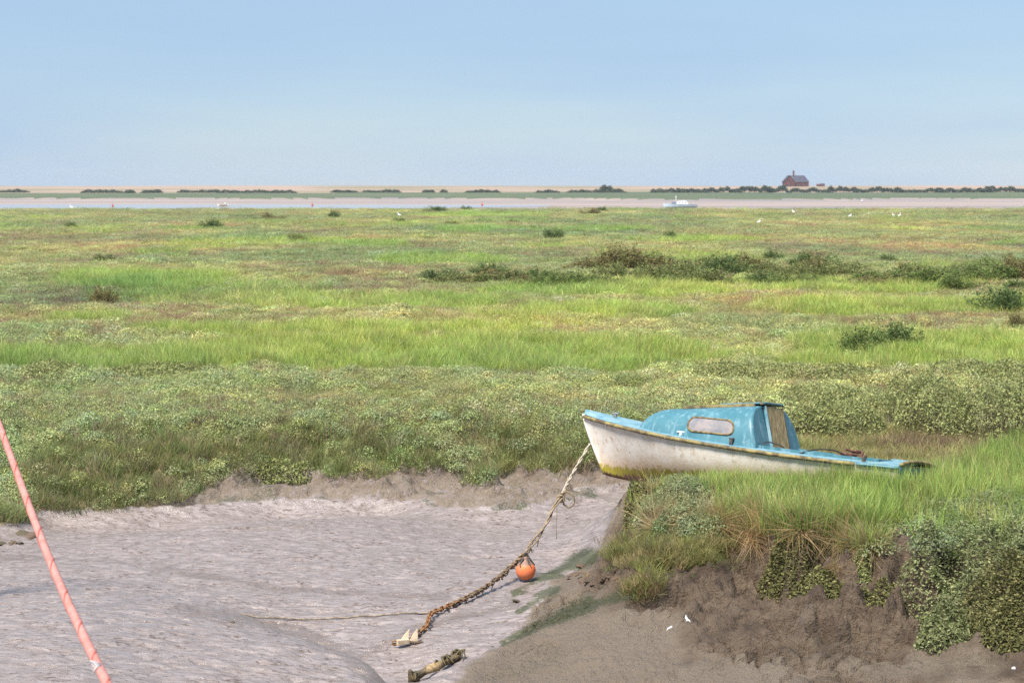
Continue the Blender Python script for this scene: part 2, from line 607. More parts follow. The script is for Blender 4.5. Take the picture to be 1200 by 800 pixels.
def tube_mesh(pts, rad, seg=8, closed=False, caps=True, wob=None):
    """swept tube through pts; rad scalar or per point"""
    pts = [Vector(p) for p in pts]
    n = len(pts)
    rad = [rad] * n if isinstance(rad, (int, float)) else rad
    V, F = [], []
    up = Vector((0, 0, 1))
    prev = None
    for i, p in enumerate(pts):
        a = pts[i - 1] if i > 0 else (pts[-1] if closed else p)
        b = pts[i + 1] if i < n - 1 else (pts[0] if closed else p)
        t = (b - a).normalized()
        if prev is None:
            prev = t.cross(up if abs(t.z) < 0.95 else Vector((1, 0, 0))).normalized()
        s = (prev - t * prev.dot(t)).normalized()
        prev = s
        q = t.cross(s)
        for k in range(seg):
            an = 2 * math.pi * k / seg
            r = rad[i] * (wob(i, k) if wob else 1)
            V.append(p + s * math.cos(an) * r + q * math.sin(an) * r)
    rings = n if closed else n - 1
    for i in range(rings):
        j = (i + 1) % n
        for k in range(seg):
            l = (k + 1) % seg
            F.append((i * seg + k, i * seg + l, j * seg + l, j * seg + k))
    me = bpy.data.meshes.new('tube')
    Fc = list(F)
    if caps and not closed:
        Fc.append(tuple(range(seg))[::-1])
        Fc.append(tuple(range((n - 1) * seg, n * seg)))
    me.from_pydata([tuple(v) for v in V], [], Fc)
    for p in me.polygons:
        p.use_smooth = True
    return me


def spline(pts, n):
    """Catmull-Rom through pts"""
    pts = [Vector(p) for p in pts]
    pts = [pts[0] * 2 - pts[1]] + pts + [pts[-1] * 2 - pts[-2]]
    out = []
    m = len(pts) - 3
    for i in range(n):
        t = i / (n - 1) * m
        k = min(int(t), m - 1)
        t -= k
        a, b, c, d = pts[k:k + 4]
        out.append(0.5 * ((2 * b) + (c - a) * t + (2 * a - 5 * b + 4 * c - d) * t * t + (3 * b - a - 3 * c + d) * t ** 3))
    return out


# the near ground sampled once, for setting things down on it
_gx = np.arange(-12.0, 10.0, 0.05)
_gy = np.arange(17.0, 46.0, 0.05)
_GX, _GY = np.meshgrid(_gx, _gy)
NEARZ = height(_GX, _GY)


def near_z(X, Y):
    fx, fy = (np.asarray(X, float) + 12.0) / 0.05, (np.asarray(Y, float) - 17.0) / 0.05
    ix = np.clip(fx.astype(int), 0, len(_gx) - 2)
    iy = np.clip(fy.astype(int), 0, len(_gy) - 2)
    a, b = np.clip(fx - ix, 0, 1), np.clip(fy - iy, 0, 1)
    return (NEARZ[iy, ix] * (1 - a) + NEARZ[iy, ix + 1] * a) * (1 - b) + (NEARZ[iy + 1, ix] * (1 - a) + NEARZ[iy + 1, ix + 1] * a) * b


def zat(x, y):
    if -12 < x < 9.9 and 17 < y < 45.9:
        return float(near_z(np.array([x]), np.array([y]))[0])
    return float(height(np.array([x]), np.array([y]))[0])


def hit(px, py, y0=18.0, y1=45.0):
    """first point of the ground seen at that pixel"""
    d = ray(px, py)
    Yv = np.linspace(y0, y1, 900)
    t = Yv / d[1]
    X, Zr = d[0] * t, EYE + d[2] * t
    g = near_z(X, Yv)
    k = np.argmax(Zr < g)
    return Vector((X[k], Yv[k], g[k]))


# ================================================================== GROUND
def build_ground():
    u_in = np.linspace(-0.33, 0.33, 540)
    g = 0.33 * np.geomspace(1.012, 9.0, 46)
    U = np.concatenate([-g[::-1], u_in, g])
    rows = [np.arange(-60, 12, 3.0), np.arange(12, 19.5, 0.15), np.arange(19.5, 26.5, 0.026), np.arange(26.5, 37.5, 0.045)]
    y = 37.5
    far = []
    while y < 400:
        far.append(y)
        y *= 1.0065
    while y < 9000:
        far.append(y)
        y *= 1.03 if y > 800 else 1.012
    rows.append(np.array(far))
    R = np.concatenate(rows)
    Yg, Ug = np.meshgrid(R, U, indexing='ij')
    Xg = Ug * np.maximum(Yg, 16)
    Z = height(Xg, Yg)
    nr, nc = Z.shape
    Zsm = smooth_height(Xg, Yg)
    mud = mudmask(Xg, Yg, Zsm)
    c, b = patches(Xg, Yg)
    idx = np.arange(nr * nc).reshape(nr, nc)
    quads = np.stack([idx[:-1, :-1], idx[:-1, 1:], idx[1:, 1:], idx[1:, :-1]], -1).reshape(-1, 4)
    V = np.stack([Xg, Yg, Z], -1).reshape(-1, 3)
    yc = Yg[:-1, :-1].ravel()
    xc = Xg[:-1, :-1].ravel()
    mc = (mud[:-1, :-1].ravel() > 0.5) | (yc < 19.5)
    edge = 388 + 14 * fbm(xc * 0.02, xc * 0 + 3.1, 3, 21)
    bank = 720 + 110 * fbm(xc * 0.012, xc * 0 + 7.7, 3, 22) + 6
    rid = 1330 + 45 * fbm(xc * 0.004, xc * 0 + 1.7, 3, 23)
    cls = np.where(yc < 37.5, np.where(mc, 0, 1), np.where(yc < edge - 1, 1, np.where(yc < bank, 2, np.where(yc < rid, 3, 4))))
    names = ['creek_mud', 'marsh_ground', 'tidal_channel', 'far_marsh_ground', 'shingle_ridge']
    # data for the colour of the mud: algae, drier brown bank, marsh patches
    px, py = to_px(Xg, Yg, Z)
    z = Zsm
    brown = np.where(Yg < 31, sstep(-0.12, 0.22, Xg - np.interp(Yg, TOE[0], TOE[1]) + 0.25 * fbm(Xg * 1.6, Yg * 1.6, 4, 133)), sstep(-1.16, -1.04, z) * 0.55)
    n = fbm(Xg * 1.5, Yg * 1.5, 4, 130)
    alg = np.zeros_like(Xg)
    for (xa, ya, xb, yb, hw, k) in ((603, 692, 690, 652, 8, 1.0), (606, 716, 650, 692, 6, 0.9), (588, 752, 690, 706, 9, 1.0), (680, 712, 745, 692, 9, 0.95), (560, 798, 640, 770, 12, 0.4), (860, 770, 1000, 760, 18, 0.35), (960, 790, 1180, 775, 16, 0.4)):
        dx_, dy_ = xb - xa, yb - ya
        tt = np.clip(((px - xa) * dx_ + (py - ya) * dy_) / (dx_ * dx_ + dy_ * dy_), 0, 1)
        dd = np.hypot(px - xa - tt * dx_, (py - ya - tt * dy_))
        alg = np.maximum(alg, k * sstep(1.7, 0.35, (dd + 6 * n) / (hw * (0.45 + 0.9 * tt))))
    lip = np.exp(-((z + 1.10) / 0.055) ** 2) * 0.8
    alg = np.maximum(alg, np.maximum(lip, 0.55) * sstep(0.0, 0.30, fbm(Xg * 1.6, Yg * 3, 3, 131) + 0.25 * lip - 0.05) * (Yg > 33.5) * sstep(-1.18, -1.12, z))
    alg *= (Yg < 37)
    pale = np.maximum(sstep(-0.02, 0.3, fbm(Xg * 0.8 + 2, Yg * 0.7, 4, 132)), 0.9 * sstep(2.6, 1.2, Xg) * sstep(-0.75, -1.0, z)) * (Yg < 37)
    run = np.zeros_like(Xg)  # runnels: brown wet silt, with the trough's shading put into the colour
    for path, hw in (([(215, 715), (300, 726), (360, 744), (410, 766), (445, 805)], 7), ([(605, 708), (545, 722), (480, 738), (425, 768)], 5), ([(0, 652), (160, 660), (330, 690), (520, 700)], 3.5)):
        for (xa, ya), (xb, yb) in zip(path[:-1], path[1:]):
            dx_, dy_ = xb - xa, yb - ya
            tt = np.clip(((px - xa) * dx_ + (py - ya) * dy_) / (dx_ * dx_ + dy_ * dy_), 0, 1)
            dd = np.hypot((px - xa - tt * dx_) * 0.6, py - ya - tt * dy_)
            run = np.maximum(run, sstep(1.5, 0.4, (dd + 5 * n) / hw) * (Yg < 32) * (Yg > 15))
    D = np.stack([brown, alg, pale, run], -1).reshape(-1, 4)
    D2 = np.stack([c, b, mud, np.ones_like(c)], -1).reshape(-1, 4)
    out = {}
    for k, nm in enumerate(names):
        q = quads[cls == k]
        used = np.unique(q)
        re = np.full(len(V), -1, np.int32)
        re[used] = np.arange(len(used))
        me = mesh_np(nm, V[used], re[q])
        set_col(me, 'mud', D[used])
        set_col(me, 'patch', D2[used])
        o = link(nm, me)
        o['kind'] = 'structure'
        out[nm] = o
    return out


def ground_materials(g):
    # wet mud
    m, nt, bs, out = mat('wet_mud')
    n = N(nt)
    v = n.coord('Object')
    d = n.sep(n.attr('mud'))
    f1 = n.noise(v, 1.7, 5, 0.6)
    f2 = n.noise(n.coord('Object', (0.55, 1.5, 1)), 9, 5, 0.65)
    va = n.coord('Object', (0.65, 1.35, 1))
    f3 = n.noise(v, 45, 4, 0.6)
    wet = n.mix(n.ramp(f2, 0.35, 0.65), (0.200, 0.160, 0.142), (0.285, 0.240, 0.226))
    wet = n.mix(n.ramp(n.math('ADD', n.noise(va, 16, 4, 0.65), n.math('MULTIPLY', n.math('SUBTRACT', f1, 0.5), 0.35)), 0.54, 0.68), wet, (0.105, 0.073, 0.055))  # brown speckles painted in for ripple facets that reflect darker
    dry = n.mix(n.ramp(f1, 0.35, 0.65), (0.088, 0.056, 0.033), (0.172, 0.120, 0.076))
    dry = n.mix(n.ramp(n.noise(v, 6, 6, 0.7), 0.5, 0.7), dry, (0.048, 0.028, 0.016))
    dry = n.mix(n.math('MULTIPLY', d[2], 0.8), dry, (0.235, 0.184, 0.134))
    wet = n.mix(n.math('MULTIPLY', n.attr('mud', out='Alpha'), 0.5), wet, (0.14, 0.105, 0.083))
    nb = n.math('MULTIPLY', n.math('SUBTRACT', n.noise(v, 11, 8, 0.78), 0.5), 1.5)
    bf = n.ramp(n.math('ADD', d[0], nb), 0.30, 0.62)
    c = n.mix(bf, wet, dry)
    c = n.mix(n.ramp(n.math('ADD', d[1], n.math('MULTIPLY', n.math('SUBTRACT', n.noise(v, 26, 7, 0.78), 0.5), 2.6)), 0.30, 1.0, 0, 0.9), c, n.mix(f3, (0.024, 0.034, 0.009), (0.062, 0.070, 0.020)))
    n.link(c, bs.inputs['Base Color'])
    r = n.math('SUBTRACT', n.ramp(f1, 0.35, 0.65, 0.22, 0.38), n.math('MULTIPLY', n.attr('mud', out='Alpha'), 0.12))
    r2 = n.node('ShaderNodeMix', data_type='FLOAT')
    n.link(n.math('MAXIMUM', d[0], d[1]), r2.inputs['Factor'])
    n.link(r, r2.inputs['A'])
    r2.inputs['B'].default_value = 0.68
    n.link(r2.outputs['Result'], bs.inputs['Roughness'])
    bs.inputs['Specular IOR Level'].default_value = 0.5
    h = n.math('ADD', n.math('MULTIPLY', n.noise(va, 13, 5, 0.62), 1.0), n.math('MULTIPLY', n.noise(v, 60, 4, 0.6), 0.28))
    hb = n.math('ADD', n.math('MULTIPLY', n.noise(v, 9, 6, 0.7), 1.6), n.math('MULTIPLY', n.noise(v, 38, 5, 0.65), 0.5))
    hm = n.node('ShaderNodeMix', data_type='FLOAT')
    n.link(d[0], hm.inputs['Factor'])
    n.link(n.math('MULTIPLY', h, 0.36), hm.inputs['A'])
    n.link(hb, hm.inputs['B'])
    n.link(n.bump(hm.outputs['Result'], 0.085, 1.0), bs.inputs['Normal'])
    g['creek_mud'].data.materials.append(m)

    # vegetated marsh floor
    m, nt, bs, out = mat('marsh_floor')
    n = N(nt)
    v = n.coord('Object')
    d = n.sep(n.attr('patch'))
    f1 = n.noise(v, 0.35, 5, 0.6)
    f2 = n.noise(v, 3.0, 6, 0.65)
    base = n.mix(n.ramp(f1, 0.35, 0.65), (0.175, 0.190, 0.075), (0.225, 0.205, 0.105))
    base = n.mix(n.ramp(f2, 0.45, 0.7), base, (0.12, 0.128, 0.055))
    c = n.mix(d[0], base, (0.20, 0.26, 0.075))
    c = n.mix(n.math('MULTIPLY', d[1], 0.8), c, (0.22, 0.165, 0.11))
    n.link(c, bs.inputs['Base Color'])
    bs.inputs['Roughness'].default_value = 0.9
    bs.inputs['Specular IOR Level'].default_value = 0.1
    n.link(n.bump(f2, 0.12, 0.8), bs.inputs['Normal'])
    g['marsh_ground'].data.materials.append(m)

    # far channel: wet sand with a sheet of shallow water
    m, nt, bs, out = mat('channel_sand')
    n = N(nt)
    v = n.coord('Object', (0.004, 0.02, 1))
    f = n.noise(v, 1.0, 4, 0.55)
    n.link(n.mix(n.ramp(f, 0.42, 0.6), (0.31, 0.245, 0.210), (0.24, 0.195, 0.172)), bs.inputs['Base Color'])
    n.link(n.ramp(f, 0.5, 0.6, 0.75, 0.45), bs.inputs['Roughness'])
    g['tidal_channel'].data.materials.append(m)

    m, nt, bs, out = mat('far_marsh')
    n = N(nt)
    v = n.coord('Object', (0.01, 0.03, 1))
    f = n.noise(v, 1.0, 5, 0.6)
    n.link(n.mix(n.ramp(f, 0.4, 0.62), (0.060, 0.085, 0.042), (0.110, 0.125, 0.060)), bs.inputs['Base Color'])
    bs.inputs['Roughness'].default_value = 0.9
    g['far_marsh_ground'].data.materials.append(m)

    m, nt, bs, out = mat('shingle')
    n = N(nt)
    v = n.coord('Object', (0.008, 0.03, 1))
    f = n.noise(v, 1.0, 5, 0.6)
    n.link(n.mix(n.ramp(f, 0.4, 0.62), (0.32, 0.23, 0.175), (0.20, 0.17, 0.10)), bs.inputs['Base Color'])
    bs.inputs['Roughness'].default_value = 0.9
    g['shingle_ridge'].data.materials.append(m)


GROUND = build_ground()
ground_materials(GROUND)

# shallow water left standing in the far channel
def water_sheet():
    xs = np.linspace(-420, 10, 60)
    top = 560 + 22 * fbm(xs * 0.012, xs * 0, 3, 31) - 0.10 * np.maximum(xs, -60)
    bot = 418 + 10 * fbm(xs * 0.02, xs * 0 + 5, 3, 32) + 1.2 * np.maximum(xs + 60, 0)
    top = np.maximum(top, bot + 1)
    V = np.r_[np.c_[xs, bot, np.full(60, -0.66)], np.c_[xs, top, np.full(60, -0.66)]]
    F = [(i, i + 1, 61 + i, 60 + i) for i in range(59)]
    m, nt, bs, _ = mat('shallow_water')
    n = N(nt)
    bs.inputs['Base Color'].default_value = (0.30, 0.27, 0.26, 1)
    bs.inputs['Roughness'].default_value = 0.12
    bs.inputs['Specular IOR Level'].default_value = 0.5
    n.link(n.bump(n.noise(n.coord('Object'), 0.8, 3), 0.08), bs.inputs['Normal'])
    o = link('channel_water', mesh_np('channel_water', V, np.array(F)), m)
    o['kind'] = 'structure'


water_sheet()


# ================================================================== PLANT PROTOTYPES (instanced)
PROTO = {}


def blades(name, nb, h, spread, w, lean, col_root, col_tip, seed, mat_, seg=3, var=0.25, curve=0.5):
    r = np.random.default_rng(seed)
    V, F, C = [], [], []
    for i in range(nb):
        a = r.uniform(0, 2 * math.pi)
        rr = spread * math.sqrt(r.uniform())
        x, y = rr * math.cos(a), rr * math.sin(a)
        hh = h * r.uniform(0.55, 1.1)
        la = a + r.normal(0, 0.9)
        ln = hh * lean * r.uniform(0.2, 1.4)
        dx, dy = math.cos(la) * ln, math.sin(la) * ln
        fa = r.uniform(0, math.pi)
        wx, wy = math.cos(fa) * w / 2, math.sin(fa) * w / 2
        k = r.uniform(1 - var, 1 + var)
        hue = r.uniform(-0.12, 0.12)
        base = len(V)
        for s in range(seg + 1):
            t = s / seg
            px, py = x + dx * t ** (1 + curve), y + dy * t ** (1 + curve)
            pz = hh * (t - 0.22 * lean * t * t) - 0.02
            ww = (1 - t) ** 0.7 if s else 0.8
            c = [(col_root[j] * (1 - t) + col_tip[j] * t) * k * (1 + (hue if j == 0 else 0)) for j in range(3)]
            if s < seg:
                V += [(px - wx * ww, py - wy * ww, pz), (px + wx * ww, py + wy * ww, pz)]
                C += [c, c]
            else:
                V.append((px, py, pz))
                C.append(c)
        for s in range(seg - 1):
            b = base + 2 * s
            F.append((b, b + 1, b + 3, b + 2))
        b = base + 2 * (seg - 1)
        F.append((b, b + 1, b + 2))
    me = bpy.data.meshes.new(name)
    me.from_pydata(V, [], F)
    set_col(me, 'leaf', np.array(C))
    me.materials.append(mat_)
    return bpy.data.objects.new(name, me)


def leafy(name, nl, rx, rz, size, seed, mat_, cols, var=0.35, stems=8, dome=0.6):
    """low cushion of small fleshy leaves"""
    r = np.random.default_rng(seed)
    V, F, C = [], [], []
    for i in range(nl):
        a = r.uniform(0, 2 * math.pi)
        q = math.sqrt(r.uniform())
        z = rz * (1 - q ** 2) ** dome * r.uniform(0.45, 1.08)
        p = Vector((rx * q * math.cos(a), rx * q * math.sin(a), z))
        out = Vector((math.cos(a) * q * 1.0, math.sin(a) * q * 1.0, 0.9)).normalized()
        d = Vector(r.normal(0, 1, 3))
        d = (d - out * d.dot(out) * 0.75 + out * 0.15).normalized()
        s = (d.cross(out) + Vector(r.normal(0, 0.30, 3))).normalized()
        L = size * r.uniform(0.5, 1.6)
        c = np.array(cols[r.integers(len(cols))]) * r.uniform(1 - var, 1 + var)
        b = len(V)
        V += [p - d * L * 0.5, p + s * L * 0.26, p + d * L * 0.5, p - s * L * 0.26]
        C += [c] * 4
        F.append((b, b + 1, b + 2, b + 3))
    for i in range(stems):
        a = r.uniform(0, 2 * math.pi)
        q = r.uniform(0.2, 0.9) * rx
        e = Vector((q * math.cos(a), q * math.sin(a), rz * r.uniform(0.5, 0.9)))
        w = Vector((-math.sin(a), math.cos(a), 0)) * 0.004
        b = len(V)
        V += [-w, w, e + w * 0.6, e - w * 0.6]
        C += [np.array((0.55, 0.36, 0.25))] * 4
        F.append((b, b + 1, b + 2, b + 3))
    me = bpy.data.meshes.new(name)
    me.from_pydata([tuple(v) for v in V], [], F)
    set_col(me, 'leaf', np.array(C))
    me.materials.append(mat_)
    return bpy.data.objects.new(name, me)


GRASS = leaf_mat('grass_blades', 0.48, 0.5, 0.3, 0.22)
LEAFM = leaf_mat('marsh_leaves', 0.42, 0.6, 0.2, 0.16)
W3 = (1, 1, 1)


def proto_col(name, objs):
    c = bpy.data.collections.new(name)
    for o in objs:
        c.objects.link(o)
    PROTO[name] = c
    return c


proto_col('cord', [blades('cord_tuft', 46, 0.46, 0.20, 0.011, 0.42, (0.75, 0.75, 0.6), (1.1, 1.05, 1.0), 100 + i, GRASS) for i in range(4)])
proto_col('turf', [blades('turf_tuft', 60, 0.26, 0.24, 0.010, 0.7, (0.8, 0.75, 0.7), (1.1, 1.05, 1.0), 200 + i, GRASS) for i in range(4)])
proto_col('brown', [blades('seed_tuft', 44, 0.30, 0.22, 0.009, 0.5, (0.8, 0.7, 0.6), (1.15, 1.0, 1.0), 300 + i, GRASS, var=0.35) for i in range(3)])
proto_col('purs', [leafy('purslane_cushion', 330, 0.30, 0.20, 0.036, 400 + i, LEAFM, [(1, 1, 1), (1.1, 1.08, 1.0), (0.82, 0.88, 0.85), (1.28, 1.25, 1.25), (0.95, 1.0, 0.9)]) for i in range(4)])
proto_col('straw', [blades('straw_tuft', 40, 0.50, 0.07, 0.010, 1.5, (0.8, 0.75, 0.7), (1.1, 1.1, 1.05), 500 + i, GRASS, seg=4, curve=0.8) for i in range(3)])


def scatter(name, proto, pts, rotz, scl, tint, tilt=None, label=None, cat=None):
    """one mass of plants: points with their own turn, size and colour, instanced by geometry nodes"""
    pts = np.asarray(pts, np.float32)
    me = bpy.data.meshes.new(name)
    me.vertices.add(len(pts))
    me.vertices.foreach_set('co', pts.ravel())
    n = len(pts)
    rot = np.zeros((n, 3), np.float32)
    rot[:, 2] = rotz
    if tilt is not None:
        rot[:, :2] = tilt
    a = me.attributes.new('rot', 'FLOAT_VECTOR', 'POINT')
    a.data.foreach_set('vector', rot.ravel())
    a = me.attributes.new('scl', 'FLOAT_VECTOR', 'POINT')
    a.data.foreach_set('vector', np.asarray(scl, np.float32).ravel())
    set_col(me, 'tint', tint)
    a = me.attributes.new('pick', 'INT', 'POINT')
    a.data.foreach_set('value', RNG.integers(0, 97, n).astype(np.int32))
    o = link(name, me)
    ng = bpy.data.node_groups.new(name + '_scatter', 'GeometryNodeTree')
    ng.interface.new_socket('Geometry', in_out='INPUT', socket_type='NodeSocketGeometry')
    ng.interface.new_socket('Geometry', in_out='OUTPUT', socket_type='NodeSocketGeometry')
    gi, go = ng.nodes.new('NodeGroupInput'), ng.nodes.new('NodeGroupOutput')
    ci = ng.nodes.new('GeometryNodeCollectionInfo')
    ci.inputs['Collection'].default_value = PROTO[proto]
    ci.inputs['Separate Children'].default_value = True
    ci.inputs['Reset Children'].default_value = True
    iop = ng.nodes.new('GeometryNodeInstanceOnPoints')
    iop.inputs['Pick Instance'].default_value = True

    def named(nm, t):
        k = ng.nodes.new('GeometryNodeInputNamedAttribute')
        k.data_type = t
        k.inputs['Name'].default_value = nm
        return next(s for s in k.outputs if s.enabled and s.name == 'Attribute')
    er = ng.nodes.new('FunctionNodeEulerToRotation')
    ng.links.new(gi.outputs[0], iop.inputs['Points'])
    ng.links.new(ci.outputs[0], iop.inputs['Instance'])
    ng.links.new(named('rot', 'FLOAT_VECTOR'), er.inputs[0])
    ng.links.new(er.outputs[0], iop.inputs['Rotation'])
    ng.links.new(named('scl', 'FLOAT_VECTOR'), iop.inputs['Scale'])
    ng.links.new(named('pick', 'INT'), iop.inputs['Instance Index'])
    ng.links.new(iop.outputs[0], go.inputs[0])
    md = o.modifiers.new('scatter', 'NODES')
    md.node_group = ng
    return tag(o, label, cat, kind='stuff')


def tints(n, cols, weights=None, jit=0.12):
    cols = np.array(cols, float)
    k = RNG.choice(len(cols), n, p=weights)
    c = cols[k] * (1 + RNG.normal(0, jit, (n, 1))) * (1 + RNG.normal(0, 0.05, (n, 3)))
    return np.clip(c, 0.005, 1)


C_CORD = [(0.320, 0.440, 0.110), (0.365, 0.460, 0.135), (0.280, 0.405, 0.110), (0.390, 0.450, 0.170)]
C_TURF = [(0.300, 0.335, 0.130), (0.345, 0.340, 0.155), (0.265, 0.320, 0.125), (0.360, 0.320, 0.180)]
C_BROWN = [(0.300, 0.225, 0.155), (0.330, 0.260, 0.185), (0.240, 0.185, 0.125), (0.33, 0.30, 0.17)]
C_PURS = [(0.330, 0.375, 0.155), (0.365, 0.395, 0.175), (0.300, 0.355, 0.160), (0.385, 0.390, 0.165), (0.330, 0.380, 0.210)]
C_STRAW = [(0.40, 0.30, 0.15), (0.34, 0.24, 0.115), (0.44, 0.35, 0.20)]


def build_marsh():
    # ---- open marsh, from the far bank of the creek to the channel
    n = 70000
    Y = np.exp(RNG.uniform(math.log(35.6), math.log(392), n))
    X = RNG.uniform(-0.33, 0.33, n) * Y
    edge = 386 + 14 * fbm(X * 0.02, X * 0 + 3.1, 3, 21)
    k = (Y < edge) & (Y > 37.2)
    X, Y = X[k], Y[k]
    Z = height(X, Y)
    c, b = patches(X, Y)
    r = RNG.uniform(0, 1, len(X))
    purs_n = sstep(-0.25, 0.25, fbm(X * 0.30, Y * 0.16, 3, 95))
    pur = np.where(Y < 60, 0.80, 0.42) * (0.45 + 0.55 * purs_n)
    is_c = r < c * 0.95
    is_b = ~is_c & (RNG.uniform(0, 1, len(X)) < b * 0.6 + 0.05)
    is_p = ~is_c & ~is_b & (RNG.uniform(0, 1, len(X)) < pur)
    is_t = ~is_c & ~is_b & ~is_p
    grow = np.clip(Y / 44, 1, 7)
    for nm, proto, sel, cols, hz, lab, cat in (
            ('cordgrass', 'cord', is_c, C_CORD, 0.95, 'bright green cordgrass in long bands across the open marsh', 'cordgrass'),
            ('brown_sedge', 'brown', is_b, C_BROWN, 0.85, 'brown withered sea lavender scattered in patches over the marsh', 'marsh plants'),
            ('sea_purslane_cover', 'purs', is_p, C_PURS, 1.0, 'grey green sea purslane carpeting the marsh beyond the creek', 'purslane'),
            ('marsh_turf', 'turf', is_t, C_TURF, 0.95, 'short olive marsh turf between the grass bands', 'turf')):
        x, y, z, g = X[sel], Y[sel], Z[sel], grow[sel]
        m = len(x)
        s = RNG.uniform(0.75, 1.25, m)
        lump = 1 + (0.8 if proto == 'purs' else 0.4) * fbm(x * 0.5, y * 0.3, 3, 96)
        S = np.c_[g * s, g * s, hz * s * lump * np.clip(1.15 - 0.04 * g, 0.8, 1)]
        t = tints(m, cols)
        # drifts of colour from place to place
        d = fbm(x * 0.10, y * 0.05, 3, 97)[:, None]
        t = np.clip(t * (1 + 0.28 * d) * np.array([1 + 0.0, 1, 1]) * np.c_[1 + 0.22 * d[:, 0], np.ones(m), 1 - 0.1 * d[:, 0]], 0.005, 1)
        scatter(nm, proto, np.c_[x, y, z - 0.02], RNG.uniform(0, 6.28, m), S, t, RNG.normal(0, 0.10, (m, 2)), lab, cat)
    # ---- grassy front of the far bank
    n = 10500
    X = RNG.uniform(-11.5, 4.8, n)
    Y = RNG.uniform(31.6, 38.6, n)
    Zs = smooth_height(X, Y)
    mm = mudmask(X, Y, Zs)
    k = (mm < 0.4) & (Y > np.where(X < -6, 31.6, 33.2)) & ~((X > 2.3) & (Y < 34.5))
    X, Y, Zs = X[k], Y[k], Zs[k]
    Z = height(X, Y)
    face = sstep(-0.08, -0.45, Zs)
    r = RNG.uniform(0, 1, len(X))
    patch = fbm(X * 0.8, Y * 0.8, 3, 98)
    is_g = (r < 0.12 + 0.72 * face) & (patch < 0.35)
    is_b = ~is_g & (RNG.uniform(0, 1, len(X)) < 0.14)
    is_p = ~is_g & ~is_b
    for nm, proto, sel, cols, sc, lab, cat in (
            ('bank_grass', 'turf', is_g, [(0.26, 0.30, 0.105), (0.31, 0.325, 0.14), (0.22, 0.275, 0.10), (0.32, 0.29, 0.17)], (1.0, 1.2), 'olive grass hanging over the far bank of the creek', 'grass'),
            ('bank_sedge', 'brown', is_b, [(0.24, 0.18, 0.125), (0.29, 0.22, 0.16)], (0.9, 1.15), 'brown sedge along the top of the far creek bank', 'sedge'),
            ('bank_purslane', 'purs', is_p, C_PURS, (0.75, 0.95), 'low purslane on top of the far creek bank', 'purslane')):
        m = int(sel.sum())
        s = RNG.uniform(0.7, 1.25, m)
        scatter(nm, proto, np.c_[X[sel], Y[sel], Z[sel] - 0.03], RNG.uniform(0, 6.28, m), np.c_[s * sc[0], s * sc[0], s * sc[1]], tints(m, cols), RNG.normal(0, 0.22, (m, 2)), lab, cat)
    # ---- peninsula with the boat
    n = 9500
    X = RNG.uniform(1.4, 9.5, n)
    Y = RNG.uniform(20.8, 34.8, n)
    Zs = smooth_height(X, Y)
    mm = mudmask(X, Y, Zs)
    k = (mm < 0.45) & (Zs > -0.5) & ~((Y > 30.6) & (Zs < -0.12))
    # keep the boat's own footprint clear
    bu = (X - BX) * CA - (Y - BY) * SA
    bv = -(X - BX) * SA - (Y - BY) * CA
    k &= ~((bu > 0.3) & (bu < 5.2) & (np.abs(bv) < 0.75))
    X, Y, Zs, bu, bv = X[k], Y[k], Zs[k], bu[k], bv[k]
    Z = height(X, Y)
    px, py = to_px(X, Y, Z)
    purs_zone = ell(px, py, 1015, 1330, 588, 800, 0.25) + ell(px, py, 752, 845, 570, 640, 0.4)
    behind = bv < -0.7
    r = RNG.uniform(0, 1, len(X))
    is_p = (r < 0.85 * purs_zone) & ~behind
    straw = ~is_p & behind & (RNG.uniform(0, 1, len(X)) < 0.55)
    is_c = ~is_p & ~straw
    s = RNG.uniform(0.7, 1.15, len(X))
    edge_f = np.clip(sstep(752, 870, px), 0.55, 1)
    m = int(is_c.sum())
    hgt = np.where(behind & (bu < 5.0), 0.45, 0.98) * edge_f * np.where((np.abs(bv - 0.8) < 0.35) & (bu < 3.6), 0.7, 1.0) * np.where((bu > 4.2) & (bu < 6.2) & (np.abs(bv) < 1.4), 1.2, 1.0)
    t = tints(m, C_CORD + [(0.36, 0.31, 0.15)], [0.26, 0.25, 0.2, 0.2, 0.09], 0.18)
    young = (behind & (bu < 5.0))[is_c][:, None]
    t = np.where(young, t * np.array([0.95, 0.75, 1.0]), t)
    scatter('bank_cordgrass', 'cord', np.c_[X[is_c], Y[is_c], Z[is_c] - 0.02], RNG.uniform(0, 6.28, m),
            np.c_[s[is_c], s[is_c], s[is_c] * hgt[is_c]], t, np.c_[RNG.normal(0, 0.12, m), RNG.normal(0.12, 0.12, m)],
            'tall bright green cordgrass around the stranded blue and white boat', 'cordgrass')
    m = int(is_p.sum())
    scatter('bank_top_purslane', 'purs', np.c_[X[is_p], Y[is_p], Z[is_p] - 0.01], RNG.uniform(0, 6.28, m),
            np.c_[s[is_p], s[is_p], s[is_p] * 1.05] * 0.9, tints(m, [(0.20, 0.235, 0.10), (0.25, 0.28, 0.145), (0.22, 0.26, 0.14)]), RNG.normal(0, 0.15, (m, 2)),
            'grey green sea purslane carpet on top of the near mud bank', 'purslane')
    m = int(straw.sum())
    scatter('pale_grass', 'turf', np.c_[X[straw], Y[straw], Z[straw] - 0.02], RNG.uniform(0, 6.28, m),
            np.c_[s[straw], s[straw], s[straw] * 0.75], tints(m, [(0.38, 0.33, 0.17), (0.30, 0.31, 0.13), (0.34, 0.26, 0.15)]), RNG.normal(0, 0.15, (m, 2)),
            'short straw coloured grass behind the stern of the stranded boat', 'grass')


# ================================================================== THE STRANDED BOAT: frame of reference
BX, BY = P(683, 486, 0.82).x, 30.5
TH = math.radians(32)
CA, SA = math.cos(TH), math.sin(TH)
BL = 5.4


